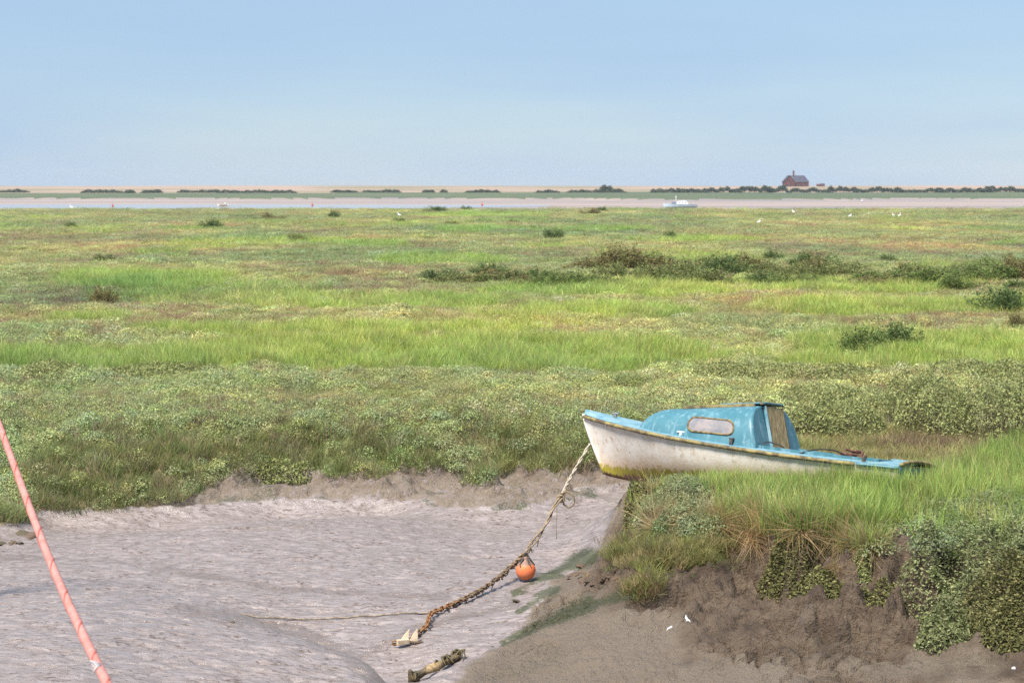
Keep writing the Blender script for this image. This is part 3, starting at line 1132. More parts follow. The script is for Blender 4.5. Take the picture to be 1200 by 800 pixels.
HEEL = math.radians(8.5)           # the boat lies over a little, away from the creek
HV, HW = 0.85, 0.55
CH_, SH_ = math.cos(HEEL), math.sin(HEEL)


def bw(u, v, w):
    """boat coordinates to world: u aft from the stem head, v to port (towards the creek), w up"""
    v2 = HV + (v - HV) * CH_ - (w - HW) * SH_
    w2 = HW + (w - HW) * CH_ + (v - HV) * SH_
    return Vector((BX + u * CA - v2 * SA, BY - u * SA - v2 * CA, w2))


def half_beam(t):
    return np.interp(t, [0, 0.03, 0.08, 0.16, 0.26, 0.38, 0.5, 0.62, 0.75, 0.88, 1.0], [0.02, 0.10, 0.25, 0.46, 0.66, 0.83, 0.92, 0.94, 0.90, 0.81, 0.69])


# height of the gunwale, found from its line in the photograph
GX = [683, 717, 762, 808, 854, 900, 947, 1001, 1060]
GY = [486, 497.5, 506.7, 515, 523, 529.5, 535.8, 541.5, 547.0]


def sheer_table():
    T = np.linspace(0, 1, 25)
    Wz = []
    for t in T:
        u, v = t * BL, float(half_beam(t))
        p = bw(u, v, HW)
        pxx = 600 + FPX * p.x / (p.y * CP + 3.7 * SP)
        pyy = np.interp(pxx, GX, GY)
        Wz.append(HW + (PY(pxx, pyy, p.y).z - HW - (v - HV) * SH_) / CH_)
    c = np.polyfit(T, Wz, 3)
    return c


SHC = sheer_table()


def sheer(t):
    return float(np.polyval(SHC, t))


build_marsh()


# ================================================================== THE STRANDED BOAT
def boat_materials():
    M = {}
    # white painted hull: weathered, mossy towards the bilge, red lead below
    m, nt, bs, _ = mat('hull_paint')
    n = N(nt)
    v = n.coord('Object')
    sx = n.node('ShaderNodeSeparateXYZ')
    n.link(v, sx.inputs[0])
    f1 = n.noise(v, 5, 6, 0.65)
    f2 = n.noise(n.coord('Object', (9, 9, 2.0)), 1.6, 6, 0.7)
    f3 = n.noise(v, 26, 5, 0.7)
    c = n.mix(n.ramp(f1, 0.35, 0.7), (0.70, 0.65, 0.585), (0.60, 0.525, 0.435))
    c = n.mix(n.math('MULTIPLY', n.ramp(f2, 0.52, 0.70), 0.8), c, (0.36, 0.245, 0.15))        # rust and water streaks
    c = n.mix(n.ramp(n.noise(v, 13, 6, 0.75), 0.63, 0.69), c, (0.17, 0.13, 0.10))               # chips in the paint
    hz = n.math('ADD', sx.outputs['Z'], n.math('MULTIPLY', n.math('SUBTRACT', f2, 0.5), 0.42))
    hz = n.math('ADD', hz, n.math('MULTIPLY', sx.outputs['X'], -0.018))
    c = n.mix(n.ramp(hz, 0.42, 0.12, 0, 0.8), c, (0.50, 0.335, 0.20))
    c = n.mix(n.math('MULTIPLY', n.ramp(hz, 0.19, 0.13), n.ramp(f3, 0.3, 0.5, 0.5, 1.0)), c, n.mix(f3, (0.13, 0.12, 0.02), (0.40, 0.32, 0.03)))
    c = n.mix(n.ramp(hz, 0.045, 0.02), c, (0.17, 0.085, 0.06))
    n.link(c, bs.inputs['Base Color'])
    bs.inputs['Roughness'].default_value = 0.55
    n.link(n.bump(f3, 0.006, 0.6), bs.inputs['Normal'])
    M['hull'] = m
    # blue paint, sun bleached and flaking
    m, nt, bs, _ = mat('blue_paint')
    n = N(nt)
    v = n.coord('Object')
    f1 = n.noise(v, 2.5, 5, 0.6)
    f2 = n.noise(n.coord('Object', (5, 5, 1.2)), 2.2, 6, 0.7)
    f3 = n.noise(v, 18, 6, 0.75)
    c = n.mix(n.ramp(f1, 0.35, 0.65), (0.052, 0.158, 0.198), (0.080, 0.200, 0.242))
    c = n.mix(n.math('MULTIPLY', n.ramp(f2, 0.50, 0.68), 0.7), c, (0.20, 0.335, 0.375))
    c = n.mix(n.ramp(f3, 0.60, 0.70), c, (0.36, 0.38, 0.35))
    n.link(c, bs.inputs['Base Color'])
    bs.inputs['Roughness'].default_value = 0.38
    n.link(n.bump(f3, 0.003, 0.5), bs.inputs['Normal'])
    M['blue'] = m
    # deck: same blue, chalkier
    m, nt, bs, _ = mat('deck_paint')
    n = N(nt)
    v = n.coord('Object')
    f1 = n.noise(v, 6, 6, 0.7)
    f3 = n.noise(v, 22, 6, 0.75)
    c = n.mix(n.ramp(f1, 0.3, 0.65), (0.085, 0.215, 0.275), (0.21, 0.335, 0.38))
    c = n.mix(n.ramp(f3, 0.58, 0.68), c, (0.42, 0.42, 0.36))
    n.link(c, bs.inputs['Base Color'])
    bs.inputs['Roughness'].default_value = 0.6
    M['deck'] = m
    M['strake'] = simple_mat('weathered_strake', (0.10, 0.075, 0.045), (0.30, 0.24, 0.10), 9, 0.85, 0.006)
    M['wood'] = simple_mat('weathered_ply', (0.10, 0.075, 0.045), (0.24, 0.19, 0.10), 5, 0.85, 0.006)
    m, nt, bs, _ = mat('grey_boards')
    n = N(nt)
    v = n.coord('Object', (22, 22, 2.2))
    f = n.noise(v, 1.0, 6, 0.7)
    g2 = n.noise(n.coord('Object'), 14, 5, 0.7)
    c = n.mix(n.ramp(f, 0.35, 0.65), (0.20, 0.135, 0.065), (0.48, 0.36, 0.19))
    c = n.mix(n.ramp(g2, 0.56, 0.7), c, (0.30, 0.26, 0.06))
    n.link(c, bs.inputs['Base Color'])
    bs.inputs['Roughness'].default_value = 0.9
    n.link(n.bump(f, 0.008, 0.8), bs.inputs['Normal'])
    M['boards'] = m
    M['white'] = simple_mat('white_trim', (0.62, 0.63, 0.62), (0.42, 0.42, 0.40), 10, 0.5)
    M['dark'] = simple_mat('dark_fitting', (0.035, 0.032, 0.03), (0.10, 0.085, 0.07), 14, 0.6)
    M['frame'] = simple_mat('window_rubber', (0.06, 0.045, 0.03), (0.28, 0.20, 0.08), 16, 0.8)
    m, nt, bs, _ = mat('pane_reflection_tint')
    n = N(nt)
    f = n.noise(n.coord('Object'), 5, 5, 0.6)
    n.link(n.mix(n.ramp(f, 0.35, 0.7), (0.17, 0.175, 0.19), (0.29, 0.25, 0.235)), bs.inputs['Base Color'])  # pinkish grey mottling paints the reflection into the pane's colour
    bs.inputs['Roughness'].default_value = 0.22
    bs.inputs['Specular IOR Level'].default_value = 0.6
    M['pane'] = m
    M['steel'] = simple_mat('dull_metal', (0.22, 0.23, 0.24), (0.34, 0.34, 0.34), 20, 0.45, metallic=0.6)
    M['cable'] = simple_mat('black_cable', (0.02, 0.02, 0.02), (0.05, 0.045, 0.04), 20, 0.6)
    return M


BM = boat_materials()


def keel_w(t):
    return float(np.interp(t, [0, 0.12, 0.3, 0.6, 1.0], [0.03, -0.02, -0.12, -0.15, -0.02]))


def hull_pt(t, s, side):
    hb = float(half_beam(t))
    kz, sz = keel_w(t), sheer(t)
    f = min(1.0, t / 0.45)
    vee = s ** 1.15
    rnd = (1 - (1 - s) ** 2.8) ** 0.75
    v = hb * (vee * (1 - f) + (0.25 * vee + 0.75 * rnd) * f)
    w = kz + (sz - kz) * s ** (1.0 + 0.35 * f)
    u = t * BL + 0.46 * (1 - s) ** 1.15 * (1 - t) ** 7 - 0.10 * (1 - s) * t ** 8
    return (u, -v * side, w)


def build_boat():
    root = empty('cabin_boat', bw(0, 0, 0), -TH)
    root.rotation_mode = 'XYZ'
    root.rotation_euler = (Matrix.Rotation(-TH, 3, 'Z') @ Matrix.Rotation(-HEEL, 3, 'X')).to_euler()
    tag(root, 'stranded old cabin boat with blue cabin and peeling white hull on the grassy bank', 'boat')
    nt_, ns = 48, 14
    # hull shell
    V, F = [], []
    for side in (1, -1):
        for i in range(nt_):
            t = i / (nt_ - 1)
            t = t ** 1.15
            for j in range(ns):
                V.append(hull_pt(t, j / (ns - 1), side))
    off = nt_ * ns
    for k in range(2):
        for i in range(nt_ - 1):
            for j in range(ns - 1):
                a = k * off + i * ns + j
                q = (a, a + 1, a + ns + 1, a + ns)
                F.append(q if k == 0 else q[::-1])
    bm = bmesh.new()
    bv = [bm.verts.new(v) for v in V]
    for f in F:
        bm.faces.new([bv[i] for i in f])
    bmesh.ops.remove_doubles(bm, verts=bm.verts, dist=0.0015)
    hull = from_bm('hull', bm, BM['hull'], root, smooth=True)
    # transom
    bm = bmesh.new()
    ring = [hull_pt(1, j / 13, 1) for j in range(14)][::-1] + [hull_pt(1, j / 13, -1) for j in range(1, 14)]
    a = [bm.verts.new((p[0] + 0.004, p[1], p[2])) for p in ring]
    b = [bm.verts.new((p[0] + 0.03, p[1] * 0.99, p[2])) for p in ring]
    bm.faces.new(a)
    bm.faces.new(b[::-1])
    for i in range(len(ring)):
        k = (i + 1) % len(ring)
        bm.faces.new((a[i], b[i], b[k], a[k]))
    from_bm('transom', bm, BM['blue'], root)
    # stem post
    st = [Vector(hull_pt(0, s, 1)) * 1 for s in np.linspace(1.0, 0.02, 10)]
    st = [Vector((p.x - 0.006, 0, p.z + (0.02 if i == 0 else 0))) for i, p in enumerate(st)]
    link('stem', tube_mesh(st, 0.026, 8), BM['hull'], root)
    # keel plank under the hull
    kp = [Vector((t * BL + 0.46 * (1 - t) ** 7, 0, keel_w(t) - 0.02)) for t in np.linspace(0.16, 0.98, 14)]
    link('keel', tube_mesh(kp, 0.045, 6), simple_mat('red_lead', (0.15, 0.075, 0.05), (0.10, 0.06, 0.045), 8, 0.8), root)

    # decks
    def deck_grid(u0, u1, nu, inner, nv, sides):
        V, F = [], []
        for sd in sides:
            o = len(V)
            for i in range(nu):
                u = u0 + (u1 - u0) * i / (nu - 1)
                hb = float(half_beam(u / BL)) - 0.004
                inn = inner(u)
                for j in range(nv):
                    v = inn + (hb - inn) * j / (nv - 1)
                    V.append((u, -v * sd, sheer(u / BL) + 0.012 + 0.055 * (1 - (v / max(hb, 0.01)) ** 2)))
            for i in range(nu - 1):
                for j in range(nv - 1):
                    a = o + i * nv + j
                    F.append((a, a + 1, a + nv + 1, a + nv))
        return V, F
    V, F = [], []
    for args in ((0.02, 3.08, 26, lambda u: 0.0, 8, (1, -1)), (3.08, 5.02, 14, lambda u: float(half_beam(u / BL)) - 0.21, 4, (1, -1)), (5.02, 5.40, 5, lambda u: 0.0, 8, (1, -1))):
        v, f = deck_grid(*args)
        o = len(V)
        V += v
        F += [tuple(i + o for i in q) for q in f]
    me = bpy.data.meshes.new('deck')
    me.from_pydata(V, [], F)
    deck = link('deck', me, BM['deck'], root)
    sm = deck.modifiers.new('thick', 'SOLIDIFY')
    sm.thickness = 0.03
    sm.offset = -1
    # cockpit well: side linings, ends and sole
    V, F = [], []
    us = np.linspace(3.0, 5.04, 14)
    for sd in (1, -1):
        o = len(V)
        for u in us:
            v = (float(half_beam(u / BL)) - 0.214) * sd
            V += [(u, -v, sheer(u / BL) + 0.075), (u, -v * 0.93, 0.16)]
        for i in range(len(us) - 1):
            a = o + 2 * i
            F.append((a, a + 1, a + 3, a + 2))
    n2 = len(us) * 2
    for i in range(len(us) - 1):
        F.append((2 * i + 1, 2 * i + 3, n2 + 2 * i + 3, n2 + 2 * i + 1))
    F.append((n2 - 2, n2 - 1, 2 * n2 - 1, 2 * n2 - 2))
    me = bpy.data.meshes.new('cockpit')
    me.from_pydata(V, [], F)
    ck = link('cockpit', me, BM['blue'], root)
    sm = ck.modifiers.new('thick', 'SOLIDIFY')
    sm.thickness = 0.02
    sm.offset = 0
    bm = bmesh.new()
    box(bm, (4.50, 0, 0.50), (0.34, 1.24, 0.035))
    from_bm('thwart', bm, BM['wood'], root, bevel=0.006)

    # rubbing strakes
    for sd in (1, -1):
        pts, rad = [], []
        for u in np.linspace(0.03, 4.80, 40):
            pts.append(Vector((u, -(float(half_beam(u / BL)) + 0.012) * sd, sheer(u / BL) - 0.022)))
        link('rubbing_strake', tube_mesh(pts, 0.031, 6, wob=lambda i, k: 0.85 + 0.3 * random.random()), BM['strake'], root)
        pts = [Vector((u, -(float(half_beam(u / BL)) + 0.006) * sd, sheer(u / BL) - 0.018)) for u in np.linspace(4.82, 5.40, 8)]
        link('gunwale_end', tube_mesh(pts, 0.024, 6), BM['blue'], root)
    pts = [Vector((5.43, y, sheer(1) + 0.03 + 0.055 * (1 - (y / 0.69) ** 2))) for y in np.linspace(-0.68, 0.68, 10)]
    link('transom_capping', tube_mesh(pts, 0.030, 6, wob=lambda i, k: 0.85 + 0.3 * random.random()), BM['strake'], root)

    # cabin trunk
    U0, UA = 1.16, 3.12

    def roofz(u):
        return 1.105 + (u - 1.7) * 0.090

    def base(u):
        return sheer(u / BL) - 0.03

    def cw(u):
        k = float(np.interp(u, [1.16, 1.3, 1.6, 2.0, 2.5, 3.2], [0.40, 0.52, 0.64, 0.72, 0.78, 0.84]))
        return k

    def ch(u):
        full = roofz(u) - base(u)
        if u < 1.66:
            q = min(1.0, (1.66 - u) / (1.66 - U0))
            full *= max(0.0, 1 - q ** 2.2) ** 0.52
        return full

    def sec(u, a):
        c, s = math.cos(a), math.sin(a)
        vv = cw(u) * math.copysign(abs(c) ** 0.42, c)
        r = abs(s) ** 0.60
        k = 1 - 0.13 * r ** 1.5                   # tumblehome
        return vv * k, base(u) + ch(u) * r, r
    V, F = [], []
    ul = list(np.concatenate([U0 + 0.56 * np.linspace(0, 1, 14) ** 1.6, np.linspace(1.82, UA - 0.05, 12), [UA - 0.015, UA]]))
    na = 34
    for i, u in enumerate(ul):
        shr = 1.0 if i < len(ul) - 2 else (0.992 if i == len(ul) - 2 else 0.965)
        for k in range(na):
            v, w, r = sec(u, math.pi * k / (na - 1))
            uu = u + 0.20 * (1 - r) * max(0, (u - 2.0) / (UA - 2.0)) ** 2
            V.append((uu, -v * shr, base(u) + (w - base(u)) * shr))
    for i in range(len(ul) - 1):
        for k in range(na - 1):
            a = i * na + k
            F.append((a, a + 1, a + na + 1, a + na))
    last = (len(ul) - 1) * na
    F.append(tuple(range(last, last + na)))
    me = bpy.data.meshes.new('cabin')
    me.from_pydata(V, [], F)
    for p in me.polygons:
        p.use_smooth = len(p.vertices) == 4
    cabin = link('cabin', me, BM['blue'], root)

    def side_pt(u, w, sd, off):
        r = min(0.995, max(0.02, (w - base(u)) / ch(u)))
        s = r ** (1 / 0.60)
        c = math.sqrt(1 - s * s)
        v = cw(u) * c ** 0.42 * (1 - 0.13 * r ** 1.5)
        uu = u + 0.20 * (1 - r) * max(0, (u - 2.0) / (UA - 2.0)) ** 2
        return Vector((uu, -(v + off) * sd, w))
    # side windows
    def wz(u, k):
        return 0.885 - 0.03 * (u - 2.5) + k
    for sd in (1, -1):
        cu, hu, hh, rr = 2.50, 0.350, 0.105, 0.095
        loop = []
        for q, (sx, sz) in enumerate(((1, 1), (-1, 1), (-1, -1), (1, -1))):
            for k in range(7):
                an = math.pi / 2 * (q + k / 6)
                uu = cu + sx * (hu - rr) + rr * math.cos(an)
                loop.append((uu, sz * (hh - rr) + rr * math.sin(an)))
        fr = [side_pt(u, wz(u, k), sd, 0.006) for u, k in loop]
        wnd = link('window', tube_mesh(fr, 0.014, 6, closed=True, wob=lambda i, k: 0.8 + 0.5 * random.random()), BM['frame'], root)
        V = [side_pt(u, wz(u, k), sd, 0.004) for u, k in loop]
        inner = [side_pt(cu + (u - cu) * 0.5, wz(u, k * 0.45), sd, 0.005) for u, k in loop]
        n1 = len(V)
        Fp = [(i, (i + 1) % n1, n1 + (i + 1) % n1, n1 + i) for i in range(n1)] + [tuple(range(n1, 2 * n1))]
        me = bpy.data.meshes.new('pane')
        me.from_pydata([tuple(v) for v in V + inner], [], Fp)
        link('pane', me, BM['pane'], wnd)
    # companionway: boards set in the aft bulkhead, leaning with it
    u_top, u_bot, w_top, w_bot = UA + 0.022, UA + 0.200, roofz(UA) - 0.005, base(UA) + 0.0
    ux = Vector((u_bot - u_top, 0, w_bot - w_top)).normalized()
    ln = math.hypot(u_bot - u_top, w_top - w_bot)
    mid = Vector(((u_top + u_bot) / 2, 0, (w_top + w_bot) / 2))
    rot = Matrix((Vector((ux.z * -1, 0, ux.x)).normalized() * 1, Vector((0, 1, 0)), -ux)).transposed()
    door = None
    for k in range(3):
        bm = bmesh.new()
        y = (k - 1) * 0.185
        box(bm, mid + Vector((0.012, y, 0)), (0.03, 0.181, ln * (1.0 - 0.01 * k)), rot)
        o = from_bm('companionway_board', bm, BM['boards'], root, bevel=0.004)
    for y, mname, wd in ((-0.292, 'deck', 0.014), (0.295, 'wood', 0.034)):
        bm = bmesh.new()
        box(bm, mid + Vector((0.016, y, 0)), (0.045, wd, ln), rot)
        from_bm('door_slide', bm, BM[mname], root, bevel=0.003)
    # sliding hatch, its runners and the grab rails
    bm = bmesh.new()
    rt = Matrix.Rotation(-math.atan(0.090), 3, 'Y')
    box(bm, (2.82, 0, roofz(2.82) + 0.038), (0.72, 0.64, 0.028), rt)
    from_bm('sliding_hatch', bm, BM['blue'], root, bevel=0.012)
    for y in (-0.36, 0.36):
        bm = bmesh.new()
        box(bm, (2.46, y, roofz(2.46) + 0.012), (1.16, 0.04, 0.045), rt)
        from_bm('hatch_runner', bm, BM['strake'], root, bevel=0.006)
    bm = bmesh.new()
    box(bm, (UA + 0.02, 0, roofz(UA) + 0.028), (0.05, 0.74, 0.03))
    from_bm('hatch_beam', bm, BM['wood'], root, bevel=0.005)
    # mushroom vent on the roof
    bm = bmesh.new()
    for (z0, r0) in ((0.0, 0.022), (0.03, 0.05)):
        r = bmesh.ops.create_cone(bm, cap_ends=True, segments=14, radius1=r0, radius2=r0 * 0.72, depth=0.03)
        bmesh.ops.translate(bm, vec=(1.98, 0.12, roofz(1.98) + 0.02 + z0), verts=r['verts'])
    from_bm('roof_vent', bm, BM['steel'], root, smooth=True)
    # cleats and bollard on the side deck
    for u, v, mm, hgt in ((2.05, 0.70, 'white', 0.06), (2.92, 0.82, 'dark', 0.09), (0.55, 0.0, 'steel', 0.07), (4.9, 0.72, 'dark', 0.05)):
        bm = bmesh.new()
        zz = sheer(u / BL) + 0.012 + 0.055 * (1 - (v / float(half_beam(u / BL))) ** 2)
        box(bm, (u, -v, zz + hgt / 2 - 0.004), (0.05, 0.04, hgt))
        box(bm, (u, -v, zz + hgt), (0.13 if mm != 'dark' else 0.075, 0.05, 0.022))
        from_bm('cleat', bm, BM[mm], root, bevel=0.006)
    # loose black cables over the side deck
    def dk(u, v, h=0.02):
        return Vector((u, -v, sheer(u / BL) + 0.012 + 0.055 * (1 - (v / float(half_beam(u / BL))) ** 2) + h))
    link('cable', tube_mesh(spline([dk(3.35, 0.62), dk(3.32, 0.58, 0.07), dk(3.42, 0.52, 0.08), dk(3.6, 0.45, 0.0), Vector((3.7, -0.35, 0.25))], 22), 0.010, 6), BM['cable'], root)
    link('cable', tube_mesh(spline([dk(3.95, 0.74, 0.0), dk(4.05, 0.64, 0.05), dk(4.20, 0.5, 0.08), dk(4.36, 0.35, 0.06), Vector((4.5, -0.2, 0.53))], 22), 0.011, 6), BM['cable'], root)
    # bow eye
    e = Vector(hull_pt(0, 0.52, 1))
    ring = [Vector((e.x - 0.03 + 0.028 * math.cos(a), 0, e.z + 0.028 * math.sin(a))) for a in np.linspace(0, 2 * math.pi, 12, endpoint=False)]
    link('bow_eye', tube_mesh(ring, 0.008, 6, closed=True), BM['dark'], root)
    return root, e


BOAT, EYEPT = build_boat()
ROPE = simple_mat('old_rope', (0.17, 0.12, 0.075), (0.34, 0.26, 0.17), 30, 0.9, 0.01)
ROPE_PALE = simple_mat('pale_rope', (0.30, 0.25, 0.19), (0.50, 0.44, 0.36), 30, 0.9, 0.008)
RUST = simple_mat('rusty_chain', (0.13, 0.065, 0.03), (0.36, 0.17, 0.06), 18, 0.85, 0.006)
RUST_D = simple_mat('muddy_chain', (0.09, 0.065, 0.045), (0.22, 0.15, 0.095), 18, 0.85, 0.006)


def heap_of_rope():
    root = empty('rope_heap', bw(4.50, 0.12, 0.515), -TH)
    tag(root, 'tangled heap of red brown rope on the cockpit thwart of the boat', 'rope')
    m = simple_mat('red_brown_rope', (0.065, 0.032, 0.024), (0.17, 0.085, 0.055), 20, 0.85, 0.008)
    r = random.Random(4)
    for k in range(3):
        pts = []
        for i in range(16):
            a = i * 1.25 + k * 2
            rr = 0.07 + 0.13 * r.random()
            pts.append((rr * 1.15 * math.cos(a), rr * 0.9 * math.sin(a), 0.025 + 0.010 * i * r.uniform(0.5, 1.1)))
        link('rope_coil', tube_mesh(spline(pts, 90), 0.017, 6), m, root)


heap_of_rope()


# ================================================================== MOORING: rope, chain, buoy, anchor
def strand_twist(path, off, turns):
    out = []
    n = len(path)
    for i, p in enumerate(path):
        a = path[max(0, i - 1)]
        b = path[min(n - 1, i + 1)]
        t = (b - a).normalized()
        s = t.cross(Vector((0, 0, 1))).normalized()
        q = t.cross(s)
        an = turns * 2 * math.pi * i / n
        out.append(p + (s * math.cos(an) + q * math.sin(an)) * off)
    return out


def gz(p, lift):
    return Vector((p.x, p.y, max(p.z, zat(p.x, p.y) + lift)))


def build_mooring():
    eye_w = bw(EYEPT.x - 0.05, 0, EYEPT.z)
    way = [eye_w, PY(668, 560, 29.75), PY(657, 583, 29.3), PY(640, 612, 28.75), PY(622, 640, 28.2), PY(612, 653, 27.9)]
    root = empty('mooring_rope', way[-1])
    tag(root, 'twisted brown mooring rope running from the bow of the boat down to the buoy', 'rope')

    def part(name, me, m):
        o = link(name, me, m, root)
        o.matrix_parent_inverse = Matrix.Translation(-way[-1])
        return o
    up = spline(way[:3], 50)
    for k in range(2):
        part('rope_strand', tube_mesh(strand_twist(up, 0.012 * (1 if k else -1), 4), 0.013, 6, wob=lambda i, k: 0.8 + 0.4 * random.random()), ROPE_PALE)
    low = spline(way[1:], 80)
    for k in range(3):
        a = k * 2.1
        tw = strand_twist(low, 0.022, 2.2 + 0.4 * k)
        sh = Vector((0.012 * math.cos(a), 0, 0.012 * math.sin(a)))
        part('rope_strand', tube_mesh([p + sh for p in tw], 0.013, 6, wob=lambda i, k: 0.75 + 0.5 * random.random()), ROPE)
    # knot and loop hanging from it
    kn = way[2]
    r = random.Random(2)
    pts = [kn + Vector((0.045 * math.cos(a * 1.7) + r.uniform(-.01, .01), 0.04 * math.sin(a * 1.3), 0.05 * math.sin(a * 1.7) - 0.01)) for a in np.linspace(0, 9, 12)]
    part('knot', tube_mesh(spline(pts, 60), 0.016, 6), ROPE)
    lp = [PY(x, y, 29.3) for x, y in ((658, 578), (664, 576), (671, 580), (673, 588), (668, 594), (661, 591), (660, 583), (656, 577))]
    part('rope_loop', tube_mesh(spline(lp, 40), 0.014, 6), ROPE)
    hg = [PY(652, 583, 29.25), PY(652.5, 600, 29.25), PY(652, 617, 29.25), PY(652.3, 631, 29.25)]
    part('hanging_end', tube_mesh(spline(hg, 12), 0.006, 6), ROPE)
    pts = [way[-1] + Vector((0.05 * math.cos(a), 0.05 * math.sin(a * 1.3), 0.05 * math.sin(a))) for a in np.linspace(0, 12, 16)]
    part('lower_knot', tube_mesh(spline(pts, 80), 0.015, 6), ROPE)
    for k in range(7):
        q = low[int(len(low) * (0.62 + 0.05 * k))]
        part('frayed_end', tube_mesh(spline([q, q + Vector((r.uniform(-.04, .05), 0, r.uniform(-.06, .03))), q + Vector((r.uniform(-.03, .10), 0, r.uniform(-.13, -.02)))], 8), 0.007, 5), ROPE)

    # chain
    cw_ = [way[-1], PY(598, 664, 27.6), PY(585, 676, 27.25), PY(565, 690, 26.8), PY(545, 701, 26.35), PY(527, 709, 26.0), PY(508, 717, 25.6), PY(503, 722, 25.35), PY(500, 732, 25.0), PY(491, 741, 24.75), PY(484, 746, 24.6)]
    cw_ = [gz(p, 0.03) if i > 3 else p for i, p in enumerate(cw_)]
    path = spline(cw_, 400)
    rootc = empty('mooring_chain', cw_[-1])
    tag(rootc, 'rusty orange mooring chain dragging from the buoy over the mud to the anchor', 'chain')
    lk = tube_mesh([Vector((0.045 * math.cos(a) + math.copysign(0.012, math.cos(a)), 0.028 * math.sin(a), 0)) for a in np.linspace(0, 2 * math.pi, 10, endpoint=False)], 0.0125, 5, closed=True)
    lk.materials.append(RUST)
    lk2 = lk.copy()
    lk2.materials.clear()
    lk2.materials.append(RUST_D)
    acc, k, prev = 0.0, 0, path[0]
    last = -1.0
    for i in range(1, len(path)):
        acc += (path[i] - path[i - 1]).length
        if acc - last > 0.074:
            last = acc
            t = (path[min(i + 3, 399)] - path[max(0, i - 3)]).normalized()
            q = t.to_track_quat('X', 'Z').to_matrix().to_4x4()
            fr = i / 400
            o = link('chain_link', lk2 if (fr < 0.45 or fr > 0.88) and random.random() < 0.85 else lk, None, rootc)
            o.matrix_parent_inverse = Matrix.Translation(-cw_[-1])
            o.matrix_basis = Matrix.Translation(path[i]) @ q @ Matrix.Rotation((0.5 if k % 2 else 2.0) + random.uniform(-.3, .3), 4, 'X')
            k += 1
    # weed wound round the upper chain
    wd = spline(cw_[:6], 120)
    for j in range(2):
        o = link('weed_wrap', tube_mesh(strand_twist(wd, 0.028, 9 + 4 * j), 0.014, 5, wob=lambda i, k: 0.5 + random.random()), RUST_D if j else ROPE, rootc)
        o.matrix_parent_inverse = Matrix.Translation(-cw_[-1])
    for j in range(9):
        q = wd[int(8 + j * 12)]
        o = link('weed_strand', tube_mesh(spline([q, q + Vector((random.uniform(-.03, .04), 0, -.05)), q + Vector((random.uniform(-.05, .06), 0, -.12 * random.random() - .03))], 7), 0.008, 5), RUST_D, rootc)
        o.matrix_parent_inverse = Matrix.Translation(-cw_[-1])

    # buoy
    bc = PY(616, 668, 27.62)
    r0 = 0.142
    zb = zat(bc.x, bc.y)
    rb = empty('mooring_buoy', (bc.x, bc.y, bc.z - r0))
    tag(rb, 'orange ball buoy with a dirty grey neck hanging on the mooring chain', 'buoy')
    m, nt, bs, _ = mat('orange_buoy')
    n = N(nt)
    v = n.coord('Object')
    sx = n.node('ShaderNodeSeparateXYZ')
    n.link(v, sx.inputs[0])
    f = n.noise(v, 14, 5, 0.65)
    c = n.mix(n.ramp(f, 0.35, 0.7), (0.72, 0.165, 0.055), (0.60, 0.20, 0.10))
    hz = n.math('ADD', sx.outputs['Z'], n.math('MULTIPLY', n.math('SUBTRACT', n.noise(v, 7, 3), 0.5), 0.16))
    c = n.mix(n.ramp(hz, 0.215, 0.235, 0, 0.85), c, (0.16, 0.13, 0.105))
    c = n.mix(n.ramp(n.noise(v, 22, 6, 0.7), 0.56, 0.72, 0, 0.6), c, (0.34, 0.17, 0.10))
    c = n.mix(n.ramp(hz, 0.085, 0.02, 0, 0.6), c, (0.26, 0.13, 0.085))
    n.link(c, bs.inputs['Base Color'])
    bs.inputs['Roughness'].default_value = 0.5
    bm = bmesh.new()
    prof = [(0.0, -1.0), (0.30, -0.955), (0.58, -0.81), (0.81, -0.58), (0.95, -0.28), (1.0, 0.05), (0.94, 0.36), (0.79, 0.64), (0.56, 0.86), (0.34, 1.02), (0.26, 1.16), (0.24, 1.3), (0.20, 1.36), (0.0, 1.37)]
    rings = []
    for (r, z) in prof:
        rings.append([bm.verts.new((r0 * r * math.cos(a), r0 * r * math.sin(a), r0 * (1 + z))) for a in np.linspace(0, 2 * math.pi, 24, endpoint=False)])
    for i in range(len(rings) - 1):
        for k in range(24):
            bm.faces.new((rings[i][k], rings[i][(k + 1) % 24], rings[i + 1][(k + 1) % 24], rings[i + 1][k]))
    bmesh.ops.remove_doubles(bm, verts=bm.verts, dist=0.0005)
    o = from_bm('buoy_body', bm, m, rb, smooth=True)
    top = Vector((0, 0, r0 * 2.37))
    ring = [top + Vector((0.03 * math.cos(a), 0, 0.02 + 0.035 * math.sin(a))) for a in np.linspace(0, 2 * math.pi, 14, endpoint=False)]
    link('shackle', tube_mesh(ring, 0.011, 6, closed=True), BM['dark'], rb)
    wl_ = way[-1] - Vector((bc.x, bc.y, bc.z - r0))
    link('lanyard', tube_mesh(spline([top + Vector((0, 0, 0.05)), (top + wl_) / 2 + Vector((0.03, 0, 0.05)), wl_], 14), 0.014, 6), ROPE, rb)
    for k in range(5):
        a = k * 1.3
        q = [Vector((0.045 * math.cos(a), 0.045 * math.sin(a) - 0.01, r0 * 2.3)), Vector((0.10 * math.cos(a), 0.10 * math.sin(a), r0 * 1.78)), Vector((0.125 * math.cos(a + .2), 0.125 * math.sin(a + .2), r0 * (1.5 - 0.12 * k % 0.3)))]
        link('neck_strap', tube_mesh(spline(q, 8), 0.012, 5), BM['dark'], rb)

    # anchor half sunk in the mud
    ap = P(476, 750, -1.33)
    ag = zat(ap.x, ap.y)
    ra = empty('anchor', (ap.x, ap.y, ag), math.radians(18))
    tag(ra, 'small rusty folding anchor with two cream flukes lying on the mud', 'anchor')
